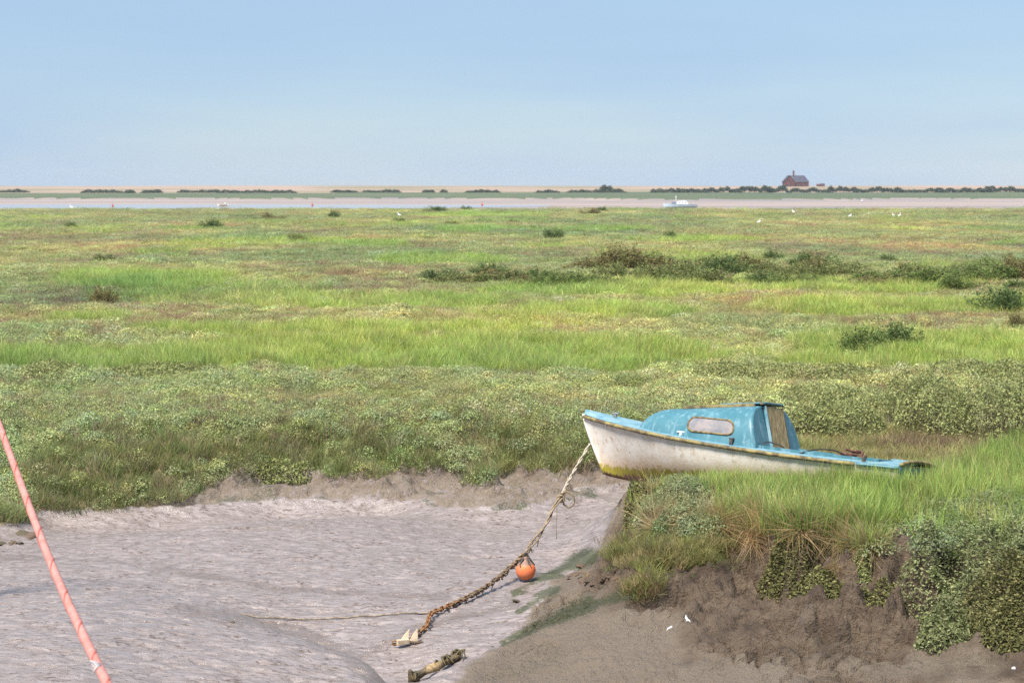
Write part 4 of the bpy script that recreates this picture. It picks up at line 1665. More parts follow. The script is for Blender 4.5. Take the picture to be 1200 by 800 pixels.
    CREAM = simple_mat('cream_fluke', (0.58, 0.47, 0.33), (0.40, 0.30, 0.20), 14, 0.8)
    for sx_, lean in ((-0.05, -0.35), (0.085, -0.15)):
        bm = bmesh.new()
        pts = [(-0.060, 0, 0.0), (0.055, 0, 0.0), (0.055, 0, 0.09), (0.045, 0, 0.17), (-0.005, 0, 0.10)]
        a = [bm.verts.new((x + sx_ - lean * z, -0.012 + 0.25 * z, z + 0.02)) for x, y, z in pts]
        b = [bm.verts.new((x + sx_ - lean * z, 0.012 + 0.25 * z, z + 0.02)) for x, y, z in pts]
        bm.faces.new(a)
        bm.faces.new(b[::-1])
        for i in range(5):
            k = (i + 1) % 5
            bm.faces.new((a[i], b[i], b[k], a[k]))
        from_bm('fluke', bm, CREAM, ra, bevel=0.003)
    link('stock', tube_mesh([Vector((-0.17, -0.03, 0.03)), Vector((0, -0.02, 0.045)), Vector((0.21, -0.03, 0.02))], 0.018, 8), RUST_D, ra)
    link('shank', tube_mesh([Vector((-0.02, -0.03, 0.04)), Vector((0.10, 0.12, 0.06)), Vector((0.20, 0.32, 0.06))], 0.017, 8), RUST_D, ra)
    bm = bmesh.new()
    box(bm, (-0.055, -0.045, 0.055), (0.17, 0.06, 0.07), Matrix.Rotation(0.2, 3, 'Z'))
    from_bm('crown', bm, CREAM, ra, bevel=0.012)
    ring = [Vector((-0.16 + 0.03 * math.cos(a), -0.05, 0.05 + 0.03 * math.sin(a))) for a in np.linspace(0, 2 * math.pi, 12, endpoint=False)]
    link('ring', tube_mesh(ring, 0.010, 6, closed=True), RUST, ra)


build_mooring()


def build_thin_line():
    pts = [P(228, 717, -1.16), P(300, 718.5, -1.2), P(380, 719, -1.24), P(450, 718, -1.26), P(503, 717, -1.26)]
    path = [gz(Vector((p.x, p.y, -5)), 0.022) for p in spline(pts, 60)]
    o = link('thin_line', tube_mesh(path, 0.011, 6), simple_mat('thin_rope', (0.13, 0.10, 0.07), (0.36, 0.29, 0.21), 12, 0.9))
    tag(o, 'thin straight rope lying across the wet mud to the chain', 'rope')


build_thin_line()


def build_driftwood():
    a, b = P(482, 794, -1.42), P(540, 768, -1.36)
    a.z, b.z = zat(a.x, a.y) + 0.05, zat(b.x, b.y) + 0.05
    root = empty('driftwood_plank', a)
    tag(root, 'old weedy timber with a bare tan patch half sunk in the mud', 'driftwood')
    V = []
    path = [a.lerp(b, t) - a for t in np.linspace(0, 1, 26)]
    w = [0.052 + 0.010 * math.sin(i * 0.6 + 1) for i in range(26)]
    w[0] *= 0.8
    w[-1] *= 0.4
    m, nt, bs, _ = mat('weedy_timber')
    n = N(nt)
    v = n.coord('Object')
    f = n.noise(v, 16, 5, 0.7)
    sx = n.node('ShaderNodeSeparateXYZ')
    n.link(v, sx.inputs[0])
    g = n.math('MULTIPLY', n.ramp(sx.outputs['X'], 0.15, 0.18), n.ramp(sx.outputs['X'], 0.36, 0.32))
    c = n.mix(n.ramp(f, 0.35, 0.65), (0.055, 0.040, 0.025), (0.17, 0.13, 0.075))
    c = n.mix(n.math('MULTIPLY', g, n.ramp(f, 0.6, 0.4, 0.3, 1)), c, (0.42, 0.29, 0.15))
    n.link(c, bs.inputs['Base Color'])
    bs.inputs['Roughness'].default_value = 0.85
    n.link(n.bump(f, 0.02), bs.inputs['Normal'])
    r = random.Random(9)
    link('timber', tube_mesh(path, w, 9, wob=lambda i, k: (0.8 + 0.3 * math.sin(k * 2.1 + 0.2 * i) ** 2) * r.uniform(0.93, 1.07)), m, root)
    d = (b - a).normalized()
    for k in range(14):
        t = r.uniform(0.5, 1.02) if k < 11 else r.uniform(0, 0.15)
        q = (b - a) * t
        e = [q + Vector((0, 0, 0.04)), q + Vector((r.uniform(-.06, .06), -0.05, 0.07)), q + Vector((r.uniform(-.1, .1), -0.12, -0.01))]
        link('weed_tuft', tube_mesh(spline(e, 8), [0.018, 0.017, 0.016, 0.015, 0.013, 0.011, 0.008, 0.004], 5), simple_mat('bladder_weed', (0.045, 0.038, 0.018), (0.13, 0.10, 0.04), 20, 0.6) if k == 0 else bpy.data.materials['bladder_weed'], root)
    # short broken stake at its near end
    link('stake', tube_mesh([Vector((0.0, -0.02, -0.1)), Vector((-0.01, -0.02, 0.06)), Vector((-0.015, -0.02, 0.11))], [0.035, 0.03, 0.02], 8), bpy.data.materials['weedy_timber'], root)


build_driftwood()


def build_pink_rope():
    pts = [PY(-60, 330, 23.5), PY(-14, 462, 18.3), PY(0, 500, 17.0), PY(22, 560, 15.2), PY(45, 622, 13.7), PY(70, 684, 12.4), PY(98, 745, 11.2), PY(125, 800, 10.2), PY(150, 850, 9.4), PY(185, 915, 8.4)]
    path = spline(pts, 260)
    root = empty('pink_mooring_line', path[-1])
    tag(root, 'taut salmon pink mooring line with a dark red spiral slanting over the mud', 'rope')
    m, nt, bs, _ = mat('salmon_sheath')
    n = N(nt)
    f = n.noise(n.coord('Object', (1, 1, 1)), 9, 5, 0.6)
    g = n.noise(n.coord('Object'), 60, 3, 0.6)
    c = n.mix(n.ramp(f, 0.35, 0.65), (0.46, 0.175, 0.145), (0.55, 0.24, 0.205))
    c = n.mix(n.ramp(g, 0.58, 0.75), c, (0.42, 0.17, 0.13))
    c = n.mix(n.math('MULTIPLY', n.ramp(n.noise(n.coord('Object'), 3, 6, 0.7), 0.5, 0.7), 0.55), c, (0.30, 0.16, 0.12))
    n.link(c, bs.inputs['Base Color'])
    bs.inputs['Roughness'].default_value = 0.7
    n.link(n.bump(g, 0.004), bs.inputs['Normal'])
    red = simple_mat('red_marker_yarn', (0.38, 0.055, 0.04), (0.48, 0.10, 0.07), 20, 0.8)

    def part(nm, me, mm):
        o = link(nm, me, mm, root)
        o.matrix_parent_inverse = Matrix.Translation(-path[-1])
    part('sheath', tube_mesh(path, 0.027, 14), m)
    dense = spline(pts, 1500)
    part('marker_yarn', tube_mesh(strand_twist(dense, 0.0236, 15), 0.0068, 5), red)
    q = PY(118, 778, 10.45)
    for k in range(4):
        part('frayed_tuft', tube_mesh([q, q + Vector((-0.02 - 0.01 * k, -0.03, 0.012 * k - 0.01)), q + Vector((-0.045 + 0.006 * k, -0.04, 0.02 * k - 0.05))], [0.006, 0.005, 0.002], 5), BM['white'])
    # posts at both ends, beyond the frame
    for e, nm, lab in ((path[0], 'mooring_post', 'weathered mooring post on the mud hump holding the far end of the pink line'),
                       (path[-1], 'mooring_post', 'weathered mooring post on the near shore holding the near end of the pink line')):
        zg = zat(e.x, e.y)
        pr = empty(nm, (e.x, e.y, zg))
        tag(pr, lab, 'post')
        hgt = e.z - zg
        link('post_shaft', tube_mesh([Vector((0, 0, -0.4)), Vector((0.01, 0, hgt * 0.5)), Vector((0, 0.01, hgt + 0.25))], [0.12, 0.11, 0.10], 12), BM['wood'], pr)
        link('post_lashing', tube_mesh([Vector((0.125 * math.cos(a), 0.125 * math.sin(a), hgt - 0.06 + 0.02 * a / 6)) for a in np.linspace(0, 18, 60)], 0.028, 6), m, pr)


build_pink_rope()


# ================================================================== SHRUBS AND PURSLANE MOUNDS (each a plant of its own)
OWNLEAF = own_leaf_mat('shrub_leaves')
TWIG = simple_mat('shrub_twigs', (0.07, 0.05, 0.035), (0.13, 0.095, 0.065), 30, 0.9)


def quad_cloud(P0, D, L, Wd, C, r):
    """diamond leaves at P0 along D"""
    n = len(P0)
    S = np.cross(D, r.normal(0, 1, (n, 3)))
    S /= np.linalg.norm(S, axis=1, keepdims=True) + 1e-9
    L = L[:, None]
    V = np.stack([P0, P0 + D * L * 0.45 + S * Wd[:, None] * 0.5, P0 + D * L, P0 + D * L * 0.45 - S * Wd[:, None] * 0.5], 1).reshape(-1, 3)
    F = np.arange(4 * n).reshape(n, 4)
    return V, F, np.repeat(C, 4, 0)


def shrub_mesh(name, seed, cols, nspr=260, per=18, rx=0.5, rz=0.62, leaf=0.036):
    r = np.random.default_rng(seed)
    # several uneven lobes
    nl = 6
    lobes = [(r.uniform(-0.6, 0.6) * rx, r.uniform(-0.6, 0.6) * rx, r.uniform(0.55, 1.0) * rz, r.uniform(0.35, 0.6) * rx) for _ in range(nl)]
    P0, D, L, C = [], [], [], []
    stems = []
    for i in range(nspr):
        lx, ly, lz, lr = lobes[r.integers(nl)]
        a = r.uniform(0, 6.283)
        q = math.sqrt(r.uniform())
        top = np.array([lx + lr * q * math.cos(a), ly + lr * q * math.sin(a), lz * (1 - 0.55 * q * q) * r.uniform(0.75, 1.12)])
        foot = np.array([top[0] * 0.55, top[1] * 0.55, max(0.0, top[2] - r.uniform(0.25, 0.5))])
        stems.append((foot, top))
        col = np.array(cols[r.integers(len(cols))]) * r.uniform(0.7, 1.3)
        for k in range(per):
            t = r.uniform(0.15, 1.0)
            p = foot * (1 - t) + top * t + r.normal(0, 0.02, 3)
            d = (top - foot)
            d = d / (np.linalg.norm(d) + 1e-6) + r.normal(0, 0.7, 3)
            P0.append(p)
            D.append(d / np.linalg.norm(d))
            L.append(leaf * r.uniform(0.6, 1.4))
            C.append(col * r.uniform(0.8, 1.2))
    P0, D, L, C = map(np.array, (P0, D, L, C))
    V, F, CC = quad_cloud(P0, D, L, L * 0.55, C, r)
    me = mesh_np(name + '_crown', V, F, False)
    set_col(me, 'leaf', CC)
    me.materials.append(OWNLEAF)
    V, F = [], []
    for (f, t) in stems[::5]:
        w = 0.008
        b = len(V)
        V += [f * np.array([0.4, 0.4, 0]) + [-w, 0, 0], f * np.array([0.4, 0.4, 0]) + [w, 0, 0], f * np.array([0.4, 0.4, 0]) + [0, w, 0], t + [-w * .3, 0, 0], t + [w * .3, 0, 0], t + [0, w * .3, 0]]
        F += [(b, b + 1, b + 4, b + 3), (b + 1, b + 2, b + 5, b + 4), (b + 2, b, b + 3, b + 5)]
    st = bpy.data.meshes.new(name + '_stems')
    st.from_pydata([tuple(v) for v in V], [], F)
    st.materials.append(TWIG)
    return me, st


DK = [(0.085, 0.135, 0.042), (0.110, 0.165, 0.050), (0.150, 0.185, 0.060)]
OL = [(0.165, 0.205, 0.062), (0.205, 0.235, 0.078), (0.215, 0.205, 0.080)]
RU = [(0.200, 0.165, 0.065), (0.170, 0.175, 0.060), (0.225, 0.175, 0.075)]
BR = [(0.14, 0.20, 0.050), (0.17, 0.22, 0.062), (0.15, 0.17, 0.055)]
SH = {k: [shrub_mesh('shrub_' + k, 700 + 10 * q + i, c) for i in range(3)] for q, (k, c) in enumerate((('dark', DK), ('olive', OL), ('rusty', RU), ('bright', BR)))}


def shrub(px, py, wpx, hpx, kind, label, group=None, name='seablite_shrub'):
    p = P(px, py, 0.0)
    zg = zat(p.x, p.y)
    s = wpx * p.y / FPX
    h = hpx * 1.25 * p.y / FPX
    cr, st = random.choice(SH[kind])
    root = empty(name, (p.x, p.y, zg - 0.03), random.uniform(0, 6.28))
    root.scale = (s / 0.92, s / 0.92, h / 0.66)
    link('crown', cr, None, root)
    link('stems', st, None, root)
    tag(root, label, 'shrub', group)
    return root


LONE = [(245, 267, 36, 11, 'dark', 'wide dark green shrub alone on short pale far turf'),
        (126, 307, 36, 11, 'olive', 'low olive shrub on the flat marsh above the bright grass strip'),
        (348, 285, 34, 12, 'olive', 'loose olive shrub at the end of a strip of bright grass'),
        (318, 257, 32, 8, 'rusty', 'low brownish shrub spreading near the far edge of the marsh'),
        (391, 256, 22, 9, 'dark', 'small round dark shrub near the far edge of the marsh'),
        (84, 268, 24, 7, 'dark', 'small flat dark shrub on the brown far marsh'),
        (648, 282, 28, 14, 'dark', 'compact round dark green shrub standing alone in mid marsh'),
        (786, 281, 20, 10, 'dark', 'small upright dark shrub in short pale turf'),
        (515, 332, 52, 19, 'dark', 'dense dark green shrub at the end of the shrub belt'),
        (122, 355, 44, 22, 'rusty', 'scraggy yellow brown shrub rising from pinkish turf'),
        (907, 307, 34, 15, 'dark', 'rounded dark shrub poking up behind the shrub belt'),
        (1041, 308, 26, 11, 'dark', 'small dark shrub standing just behind the shrub belt on bare turf'),
        (513, 249, 36, 7, 'dark', 'long low dark shrub on the rim of the far channel'),
        (546, 248, 18, 7, 'dark', 'small dark shrub on the rim of the far channel'),
        (692, 252, 26, 8, 'rusty', 'low brown shrub close to the far channel'),
        (706, 248, 16, 6, 'dark', 'tiny dark shrub close to the far channel'),
        (465, 262, 20, 7, 'olive', 'small olive shrub in bright far turf'),
        (530, 264, 26, 7, 'olive', 'flat olive shrub beside a bright green strip'),
        (600, 262, 20, 6, 'dark', 'flat dark shrub in the far marsh'),
        (505, 282, 36, 6, 'olive', 'long flat olive shrub in mid marsh'),
        (620, 337, 46, 14, 'rusty', 'rusty brown shrub in front of the shrub belt'),
        (48, 362, 60, 9, 'dark', 'low dark mat shrub in pinkish turf'),
        (180, 364, 70, 8, 'olive', 'low olive mat shrub in pinkish turf'),
        (1002, 422, 84, 36, 'bright', 'fresh green shrub growing out of the tall cordgrass'),
        (1046, 417, 84, 31, 'dark', 'dark olive shrub leaning on the fresh green shrub in the cordgrass'),
        (1178, 366, 84, 36, 'dark', 'large dark green shrub beside pale cordgrass'),
        (1192, 332, 60, 30, 'rusty', 'large rusty green shrub behind the large dark green shrub'),
        (1192, 392, 30, 20, 'rusty', 'small reddish brown shrub at the foot of the pale cordgrass')]
for a in LONE:
    shrub(*a)
rb = random.Random(21)
for i in range(46):
    x = 548 + 640 * (i / 45) + rb.uniform(-8, 8)
    lane = rb.random()
    top = np.interp(x, [548, 640, 800, 960, 1190], [326, 318, 313, 318, 320])
    y = top + 22 * lane
    if x < 640:
        y = min(y, 333)
    shrub(x, y, rb.uniform(56, 100), rb.uniform(13, 24) * (1.2 if 700 < x < 870 else 0.9), rb.choice(['dark', 'olive', 'olive', 'rusty', 'bright', 'dark']),
          'seablite shrub in the long tangled shrub belt across the middle of the marsh', 'shrubs of the long shrub belt')


def mound(name, outline, hgt, nleaf, size, cols, label, cat, lump=0.35, droop=0.0, core=True, seed=1, wild=0.0, group=None, zoff=0.0):
    """leafy cushion laid over the ground: outline = list of world (x, y, rx, ry) lobes"""
    r = np.random.default_rng(seed)
    lob = np.array(outline)
    cx, cy = lob[:, 0].mean(), lob[:, 1].mean()
    cz = zat(cx, cy)

    def dome(x, y):
        h = np.zeros_like(x)
        for (a, b, rx, ry) in lob:
            q = ((x - a) / rx) ** 2 + ((y - b) / ry) ** 2
            h = np.maximum(h, np.sqrt(np.clip(1 - q, 0, 1)) ** 0.9)
        return h
    k = r.integers(0, len(lob), nleaf * 2)
    area = lob[:, 2] * lob[:, 3]
    k = r.choice(len(lob), nleaf * 2, p=area / area.sum())
    a = r.uniform(0, 6.283, nleaf * 2)
    q = np.sqrt(r.uniform(0, 1, nleaf * 2)) ** 0.85
    x = lob[k, 0] + lob[k, 2] * q * np.cos(a)
    y = lob[k, 1] + lob[k, 3] * q * np.sin(a)
    h = dome(x, y)
    lmp = 1 + lump * fbm(x * 2.6 + seed, y * 2.6, 3, 900 + seed) + wild * np.abs(r.normal(0, 0.12, len(x)))
    top = hgt * h * lmp
    g = (near_z(x, y) if cy < 44 else smooth_height(x, y)) + zoff
    depth = r.uniform(0, 1, len(x)) ** 2.2
    z = g + top * (1 - 0.55 * depth) - droop * (1 - h) * r.uniform(0, 1, len(x))
    eps = 0.05
    nx = -(hgt * (dome(x + eps, y) - dome(x - eps, y)) / (2 * eps))
    ny = -(hgt * (dome(x, y + eps) - dome(x, y - eps)) / (2 * eps))
    nrm = np.stack([nx, ny, np.full_like(nx, 0.8)], 1)
    nrm /= np.linalg.norm(nrm, axis=1, keepdims=True)
    D = r.normal(0, 1, nrm.shape)
    D = D - nrm * (D * nrm).sum(1, keepdims=True) * 0.7 + nrm * 0.2
    D /= np.linalg.norm(D, axis=1, keepdims=True)
    cols = np.array(cols)
    C = cols[r.integers(0, len(cols), len(x))] * np.clip(1 + r.normal(0, 0.28, (len(x), 1)), 0.4, 1.9)
    C *= (1 + 0.22 * fbm(x * 3, y * 3, 3, 950 + seed))[:, None]
    sel = np.arange(nleaf)
    P0 = np.stack([x, y, z], 1)[sel] - np.array([cx, cy, cz])
    V, F, CC = quad_cloud(P0, D[sel], size * r.uniform(0.5, 1.7, nleaf), size * r.uniform(0.3, 0.75, nleaf), np.clip(C[sel], 0.01, 1), r)
    root = empty(name, (cx, cy, cz))
    tag(root, label, cat, group)
    me = mesh_np('leaves', V, F, False)
    set_col(me, 'leaf', CC)
    link('leaves', me, OWNLEAF, root)
    if core:
        # woody tangle inside
        ns = max(24, nleaf // 40)
        V, F = [], []
        for i in range(ns):
            j = r.integers(0, nleaf)
            t = P0[j]
            bx, by = t[0] * 0.92 + r.normal(0, 0.05), t[1] * 0.92 + r.normal(0, 0.05)
            bz = zat(bx + cx, by + cy) - cz - 0.05
            b = len(V)
            w = 0.006
            V += [(bx - w, by, bz), (bx + w, by, bz), (bx, by + w, bz), tuple(t + [-.002, 0, 0]), tuple(t + [.002, 0, 0]), tuple(t + [0, .002, 0])]
            F += [(b, b + 1, b + 4, b + 3), (b + 1, b + 2, b + 5, b + 4), (b + 2, b, b + 3, b + 5)]
        st = bpy.data.meshes.new('stems')
        st.from_pydata(V, [], F)
        link('stems', st, TWIG, root)
    return root


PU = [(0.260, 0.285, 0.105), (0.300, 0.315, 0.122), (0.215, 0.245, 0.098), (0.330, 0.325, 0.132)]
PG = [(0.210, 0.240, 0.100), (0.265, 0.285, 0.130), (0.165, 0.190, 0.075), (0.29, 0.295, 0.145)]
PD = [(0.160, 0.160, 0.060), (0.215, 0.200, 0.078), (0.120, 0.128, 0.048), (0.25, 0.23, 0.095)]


def lobes_px(L, z=0.0):
    out = []
    for (px, py, wpx, ry) in L:
        p = hit(px, py) if py > 540 else P(px, py, z)
        out.append((p.x, p.y, wpx * p.y / FPX, ry))
    return out


MOUNDS = [
    ([(985, 512, 55, 0.9), (945, 515, 40, 0.7)], 0.60, 9000, PU, 'broad yellowish purslane mound rising directly behind the boat cockpit'),
    ([(1010, 487, 60, 1.0), (960, 480, 50, 1.0)], 0.45, 7000, PU, 'grey green purslane mound behind the yellowish mound'),
    ([(1095, 512, 48, 1.0), (1070, 500, 40, 0.9)], 0.98, 10000, PU, 'tall round purslane mound with a dark hollow at its side'),
    ([(1165, 515, 60, 1.1), (1215, 510, 50, 1.1)], 1.0, 12000, PU, 'large olive purslane mound next to the dark hollow'),
    ([(900, 447, 60, 1.3), (850, 443, 45, 1.2)], 0.30, 5000, PU, 'pale green purslane mound in front of the tall cordgrass band'),
    ([(990, 450, 40, 1.2)], 0.36, 4500, PU, 'single purslane mound at the foot of the cordgrass'),
    ([(1130, 452, 50, 1.2), (1180, 455, 40, 1.2)], 0.42, 4000, PU, 'low twin lobed purslane mound at the foot of the cordgrass'),
    ([(60, 448, 45, 1.3)], 0.34, 4500, PU, 'rounded purslane mound under the ragged end of the cordgrass band'),
    ([(190, 446, 60, 1.3)], 0.28, 4500, PU, 'pale purslane mound under the cordgrass band'),
    ([(332, 553, 34, 0.3), (312, 556, 18, 0.2)], 0.16, 2600, PU, 'small yellow green purslane cushion on the edge of the far creek bank'),
]
for i, (L, h, nl, cols, lab) in enumerate(MOUNDS):
    mound('purslane_mound', lobes_px(L, -0.6 if L[0][1] > 540 else 0.0), h, nl, 0.048 if L[0][1] > 460 else 0.06, cols, lab, 'bush', seed=i + 1)

# bushes hanging over the edge of the near bank
BANKB = [
    ([(1150, 668, 70, 0.6), (1085, 662, 36, 0.4), (1190, 650, 50, 0.7)], -0.15, 0.32, 12000, PG, 0.10, 'dense grey green purslane bush spilling over the lip of the near bank'),
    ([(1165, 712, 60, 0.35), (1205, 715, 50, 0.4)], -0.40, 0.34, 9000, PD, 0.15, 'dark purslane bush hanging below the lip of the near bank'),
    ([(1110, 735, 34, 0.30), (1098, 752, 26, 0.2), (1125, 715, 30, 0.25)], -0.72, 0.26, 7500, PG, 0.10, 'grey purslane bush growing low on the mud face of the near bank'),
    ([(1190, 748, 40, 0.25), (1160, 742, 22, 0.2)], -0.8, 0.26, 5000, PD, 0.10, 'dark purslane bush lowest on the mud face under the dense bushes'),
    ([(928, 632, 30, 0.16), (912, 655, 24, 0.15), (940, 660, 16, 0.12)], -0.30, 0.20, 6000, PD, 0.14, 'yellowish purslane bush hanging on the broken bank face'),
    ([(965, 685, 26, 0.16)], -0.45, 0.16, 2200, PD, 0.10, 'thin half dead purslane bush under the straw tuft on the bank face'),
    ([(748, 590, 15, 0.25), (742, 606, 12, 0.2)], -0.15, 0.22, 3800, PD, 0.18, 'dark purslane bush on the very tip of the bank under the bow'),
    ([(800, 608, 32, 0.35), (778, 630, 22, 0.3)], -0.08, 0.12, 5000, [(0.20, 0.27, 0.13), (0.24, 0.30, 0.15), (0.17, 0.22, 0.09)], 0.04, 'fresh green purslane patch on the slope near the bank tip'),
    ([(1030, 693, 22, 0.15)], -0.55, 0.10, 1500, PD, 0.03, 'small flat purslane sprig on a mud knob of the near bank'),
    ([(1012, 668, 10, 0.10)], -0.30, 0.18, 1200, PU, 0.12, 'narrow purslane sprig dangling beside the long straw tuft'),
]
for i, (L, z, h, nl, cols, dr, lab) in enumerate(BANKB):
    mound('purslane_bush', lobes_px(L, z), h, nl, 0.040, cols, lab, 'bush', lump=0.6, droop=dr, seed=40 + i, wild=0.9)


# grass tufts of the broken bank
def bank_tufts():
    spots = []
    r = np.random.default_rng(77)
    for (cx, cy, sx, sy, z, nn) in ((850, 612, 60, 8, -0.08, 70), (1000, 640, 34, 8, -0.12, 34), (880, 632, 18, 8, -0.3, 14), (940, 622, 50, 6, 0, 24), (775, 612, 24, 12, 0, 20), (975, 672, 14, 8, -0.45, 6), (760, 580, 14, 6, -0.1, 8)):
        for k in range(nn):
            p = hit(cx + r.normal(0, sx * 0.5), cy + r.normal(0, sy * 0.5))
            spots.append((p.x, p.y, zat(p.x, p.y) - 0.01))
    n = len(spots)
    s = r.uniform(0.35, 0.85, n)
    scatter('straw_grass', 'straw', spots, r.normal(0, 0.6, n), np.c_[s, s, s * 0.9], tints(n, C_STRAW), np.c_[r.uniform(0.5, 1.5, n), r.normal(0, 0.3, n)],
            'dry straw coloured grass drooping over the broken edge of the near bank', 'grass')
    spots = []
    for (cx, cy, sx, sy, z, nn) in ((790, 648, 55, 20, -0.42, 430), (752, 650, 34, 18, -0.6, 190), (820, 640, 30, 14, 0, 90), (750, 690, 25, 10, -0.75, 50), (860, 620, 22, 8, -0.18, 50), (1000, 640, 40, 6, -0.05, 40)):
        for k in range(nn):
            p = hit(cx + r.normal(0, sx * 0.5), cy + r.normal(0, sy * 0.5))
            spots.append((p.x, p.y, zat(p.x, p.y) - 0.01))
    n = len(spots)
    s = r.uniform(0.4, 0.85, n)
    scatter('slope_grass', 'turf', spots, r.uniform(0, 6.28, n), np.c_[s, s, s * 0.8], tints(n, [(0.26, 0.29, 0.095), (0.33, 0.31, 0.13), (0.22, 0.26, 0.085), (0.38, 0.31, 0.16)]), r.normal(0, 0.3, (n, 2)),
            'short sparse grass on the slumped slope near the bank tip', 'grass')


bank_tufts()


def sedge_fringe():
    r = np.random.default_rng(88)
    n = 260
    spots = []
    for k in range(n):
        p = P(r.uniform(1035, 1215), r.uniform(519, 531), 0.0)
        spots.append((p.x, p.y, zat(p.x, p.y) - 0.02))
    s = r.uniform(0.7, 1.2, n)
    scatter('mound_foot_sedge', 'brown', spots, r.uniform(0, 6.28, n), np.c_[s, s, s * 0.8], tints(n, [(0.17, 0.12, 0.085), (0.22, 0.165, 0.115), (0.26, 0.21, 0.13)]), r.normal(0, 0.15, (n, 2)),
            'withered brown sedge fringing the foot of the big purslane mounds', 'sedge')


sedge_fringe()


# ================================================================== CLODS, STONES, BITS ON THE MUD
def clods():
    m = simple_mat('mud_clod', (0.095, 0.062, 0.041), (0.170, 0.120, 0.085), 6, 0.8, 0.012)
    mw = simple_mat('weedy_clod', (0.070, 0.070, 0.032), (0.140, 0.104, 0.074), 5, 0.8, 0.012)
    r = np.random.default_rng(5)
    vars_ = []
    for k in range(6):
        bm = bmesh.new()
        bmesh.ops.create_icosphere(bm, subdivisions=2, radius=1)
        for v in bm.verts:
            n = v.co.normalized()
            d = 0.75 + 0.5 * abs(math.sin(n.x * 3.1 + k) * math.cos(n.y * 2.7 - k) + 0.4 * math.sin(n.z * 5 + n.x * 4 + k * 2))
            v.co = n * d + Vector(r.normal(0, 0.10, 3))
            v.co.z *= 0.6
        me = bpy.data.meshes.new('clod')
        bm.to_mesh(me)
        bm.free()
        for p in me.polygons:
            p.use_smooth = k % 2 == 0
        vars_.append(me)
    both = []
    for me in vars_:
        a = me.copy()
        me.materials.append(m)
        a.materials.append(mw)
        both.append((me, a))

    def put(px, py, z, size, weedy, lab, grp):
        p = hit(px, py)
        zg = p.z
        me = both[r.integers(6)][1 if weedy else 0]
        o = link('mud_clod', me)
        s = size * p.y / FPX / 2
        o.location = (p.x, p.y, zg - s * 0.05)
        o.scale = (s * r.uniform(0.9, 1.4), s * r.uniform(0.8, 1.1), s * r.uniform(0.45, 0.8))
        o.rotation_euler = (r.normal(0, 0.25), r.normal(0, 0.25), r.uniform(0, 6.28))
        tag(o, lab, 'mud clod', grp)
    for (cx, cy, sx, sy, nn, lab, grp) in (
            (700, 680, 36, 12, 16, 'crumbly clod between the two dark algae strips', 'clods between the algae strips'),):
        for k in range(nn):
            put(cx + r.normal(0, sx * 0.5), cy + r.normal(0, sy * 0.5), 0, r.uniform(5, 12) if r.random() < 0.85 else r.uniform(12, 18), r.random() < 0.12, lab, grp)
    for k in range(12):
        put(r.uniform(-20, 40), r.uniform(602, 640), 0, r.uniform(10, 24), r.random() < 0.5, 'dark eroded clod at the corner of the creek behind the pink line', 'clods at the creek corner')
    put(607, 704, -1.2, 13, True, 'dark clod lying alone at the edge of the algae strip', None)
    put(272, 730, -1.15, 7, True, 'tiny dark stone standing alone on the mud hump', None)


clods()


def flotsam():
    p = hit(868, 600)
    o = link('driftwood_stick', tube_mesh([Vector((-0.12, 0, 0)), Vector((0, 0.02, 0.012)), Vector((0.13, 0.0, 0.0))], [0.012, 0.018, 0.010], 6), BM['white'])
    o.location = (p.x, p.y, zat(p.x, p.y) + 0.05)
    o.rotation_euler = (0, 0.06, 0.2)
    tag(o, 'short bleached stick lying in straw grass on the bank edge', 'stick')
    wm = simple_mat('white_feather', (0.75, 0.75, 0.74), (0.55, 0.54, 0.52), 20, 0.7)
    for px, py, w, ln_, lab, nm in ((806, 728, 0.034, 1.0, 'white splash of bird droppings on the brown mud slope', 'dropping_splash'), (784, 737, 0.013, 4.0, 'long white streak of droppings on the brown mud slope', 'dropping_streak'), (1188, 783, 0.022, 1.2, 'small white shell on bare mud below the dense purslane bushes', 'shell')):
        p = hit(px, py)
        r = random.Random(px)
        V, F = [], []
        nr_, na_ = 5, 16
        jit = [r.uniform(0.45, 1.25) for _ in range(na_)]
        for i in range(nr_):
            for k in range(na_):
                a = 2 * math.pi * k / na_
                rr = w * jit[k] * (i + 0.15) / (nr_ - 0.85)
                dx, dy = rr * math.cos(a) * ln_, rr * math.sin(a)
                dx, dy = dx * 0.8 - dy * 0.6, dx * 0.6 + dy * 0.8
                V.append((dx, dy, zat(p.x + dx, p.y + dy) - p.z + (0.012 if i < nr_ - 1 else -0.004)))
        for i in range(nr_ - 1):
            for k in range(na_):
                l = (k + 1) % na_
                F.append((i * na_ + k, i * na_ + l, (i + 1) * na_ + l, (i + 1) * na_ + k))
        F.append(tuple(range(na_)))
        me = bpy.data.meshes.new(nm)
        me.from_pydata(V, [], F)
        o = link(nm, me, wm)
        o.location = p
        tag(o, lab, 'shell' if nm == 'shell' else 'droppings')
    # bare twig sticking out of the bank
    for px0, py0, px1, py1, z, lab in ((752, 693, 741, 680, -0.74, 'black twig poking out of the slumped bank above the algae'), (729, 612, 728, 632, -0.5, 'thin bare twig hanging at the tip of the bank over the creek')):
        a = hit(px0, py0)
        b = PY(px1, py1, a.y - 0.05)
        o = link('twig', tube_mesh([a, a.lerp(b, 0.5) + Vector((0.015, 0, 0)), b], [0.012, 0.009, 0.006], 6), BM['dark'])
        tag(o, lab, 'twig')


flotsam()


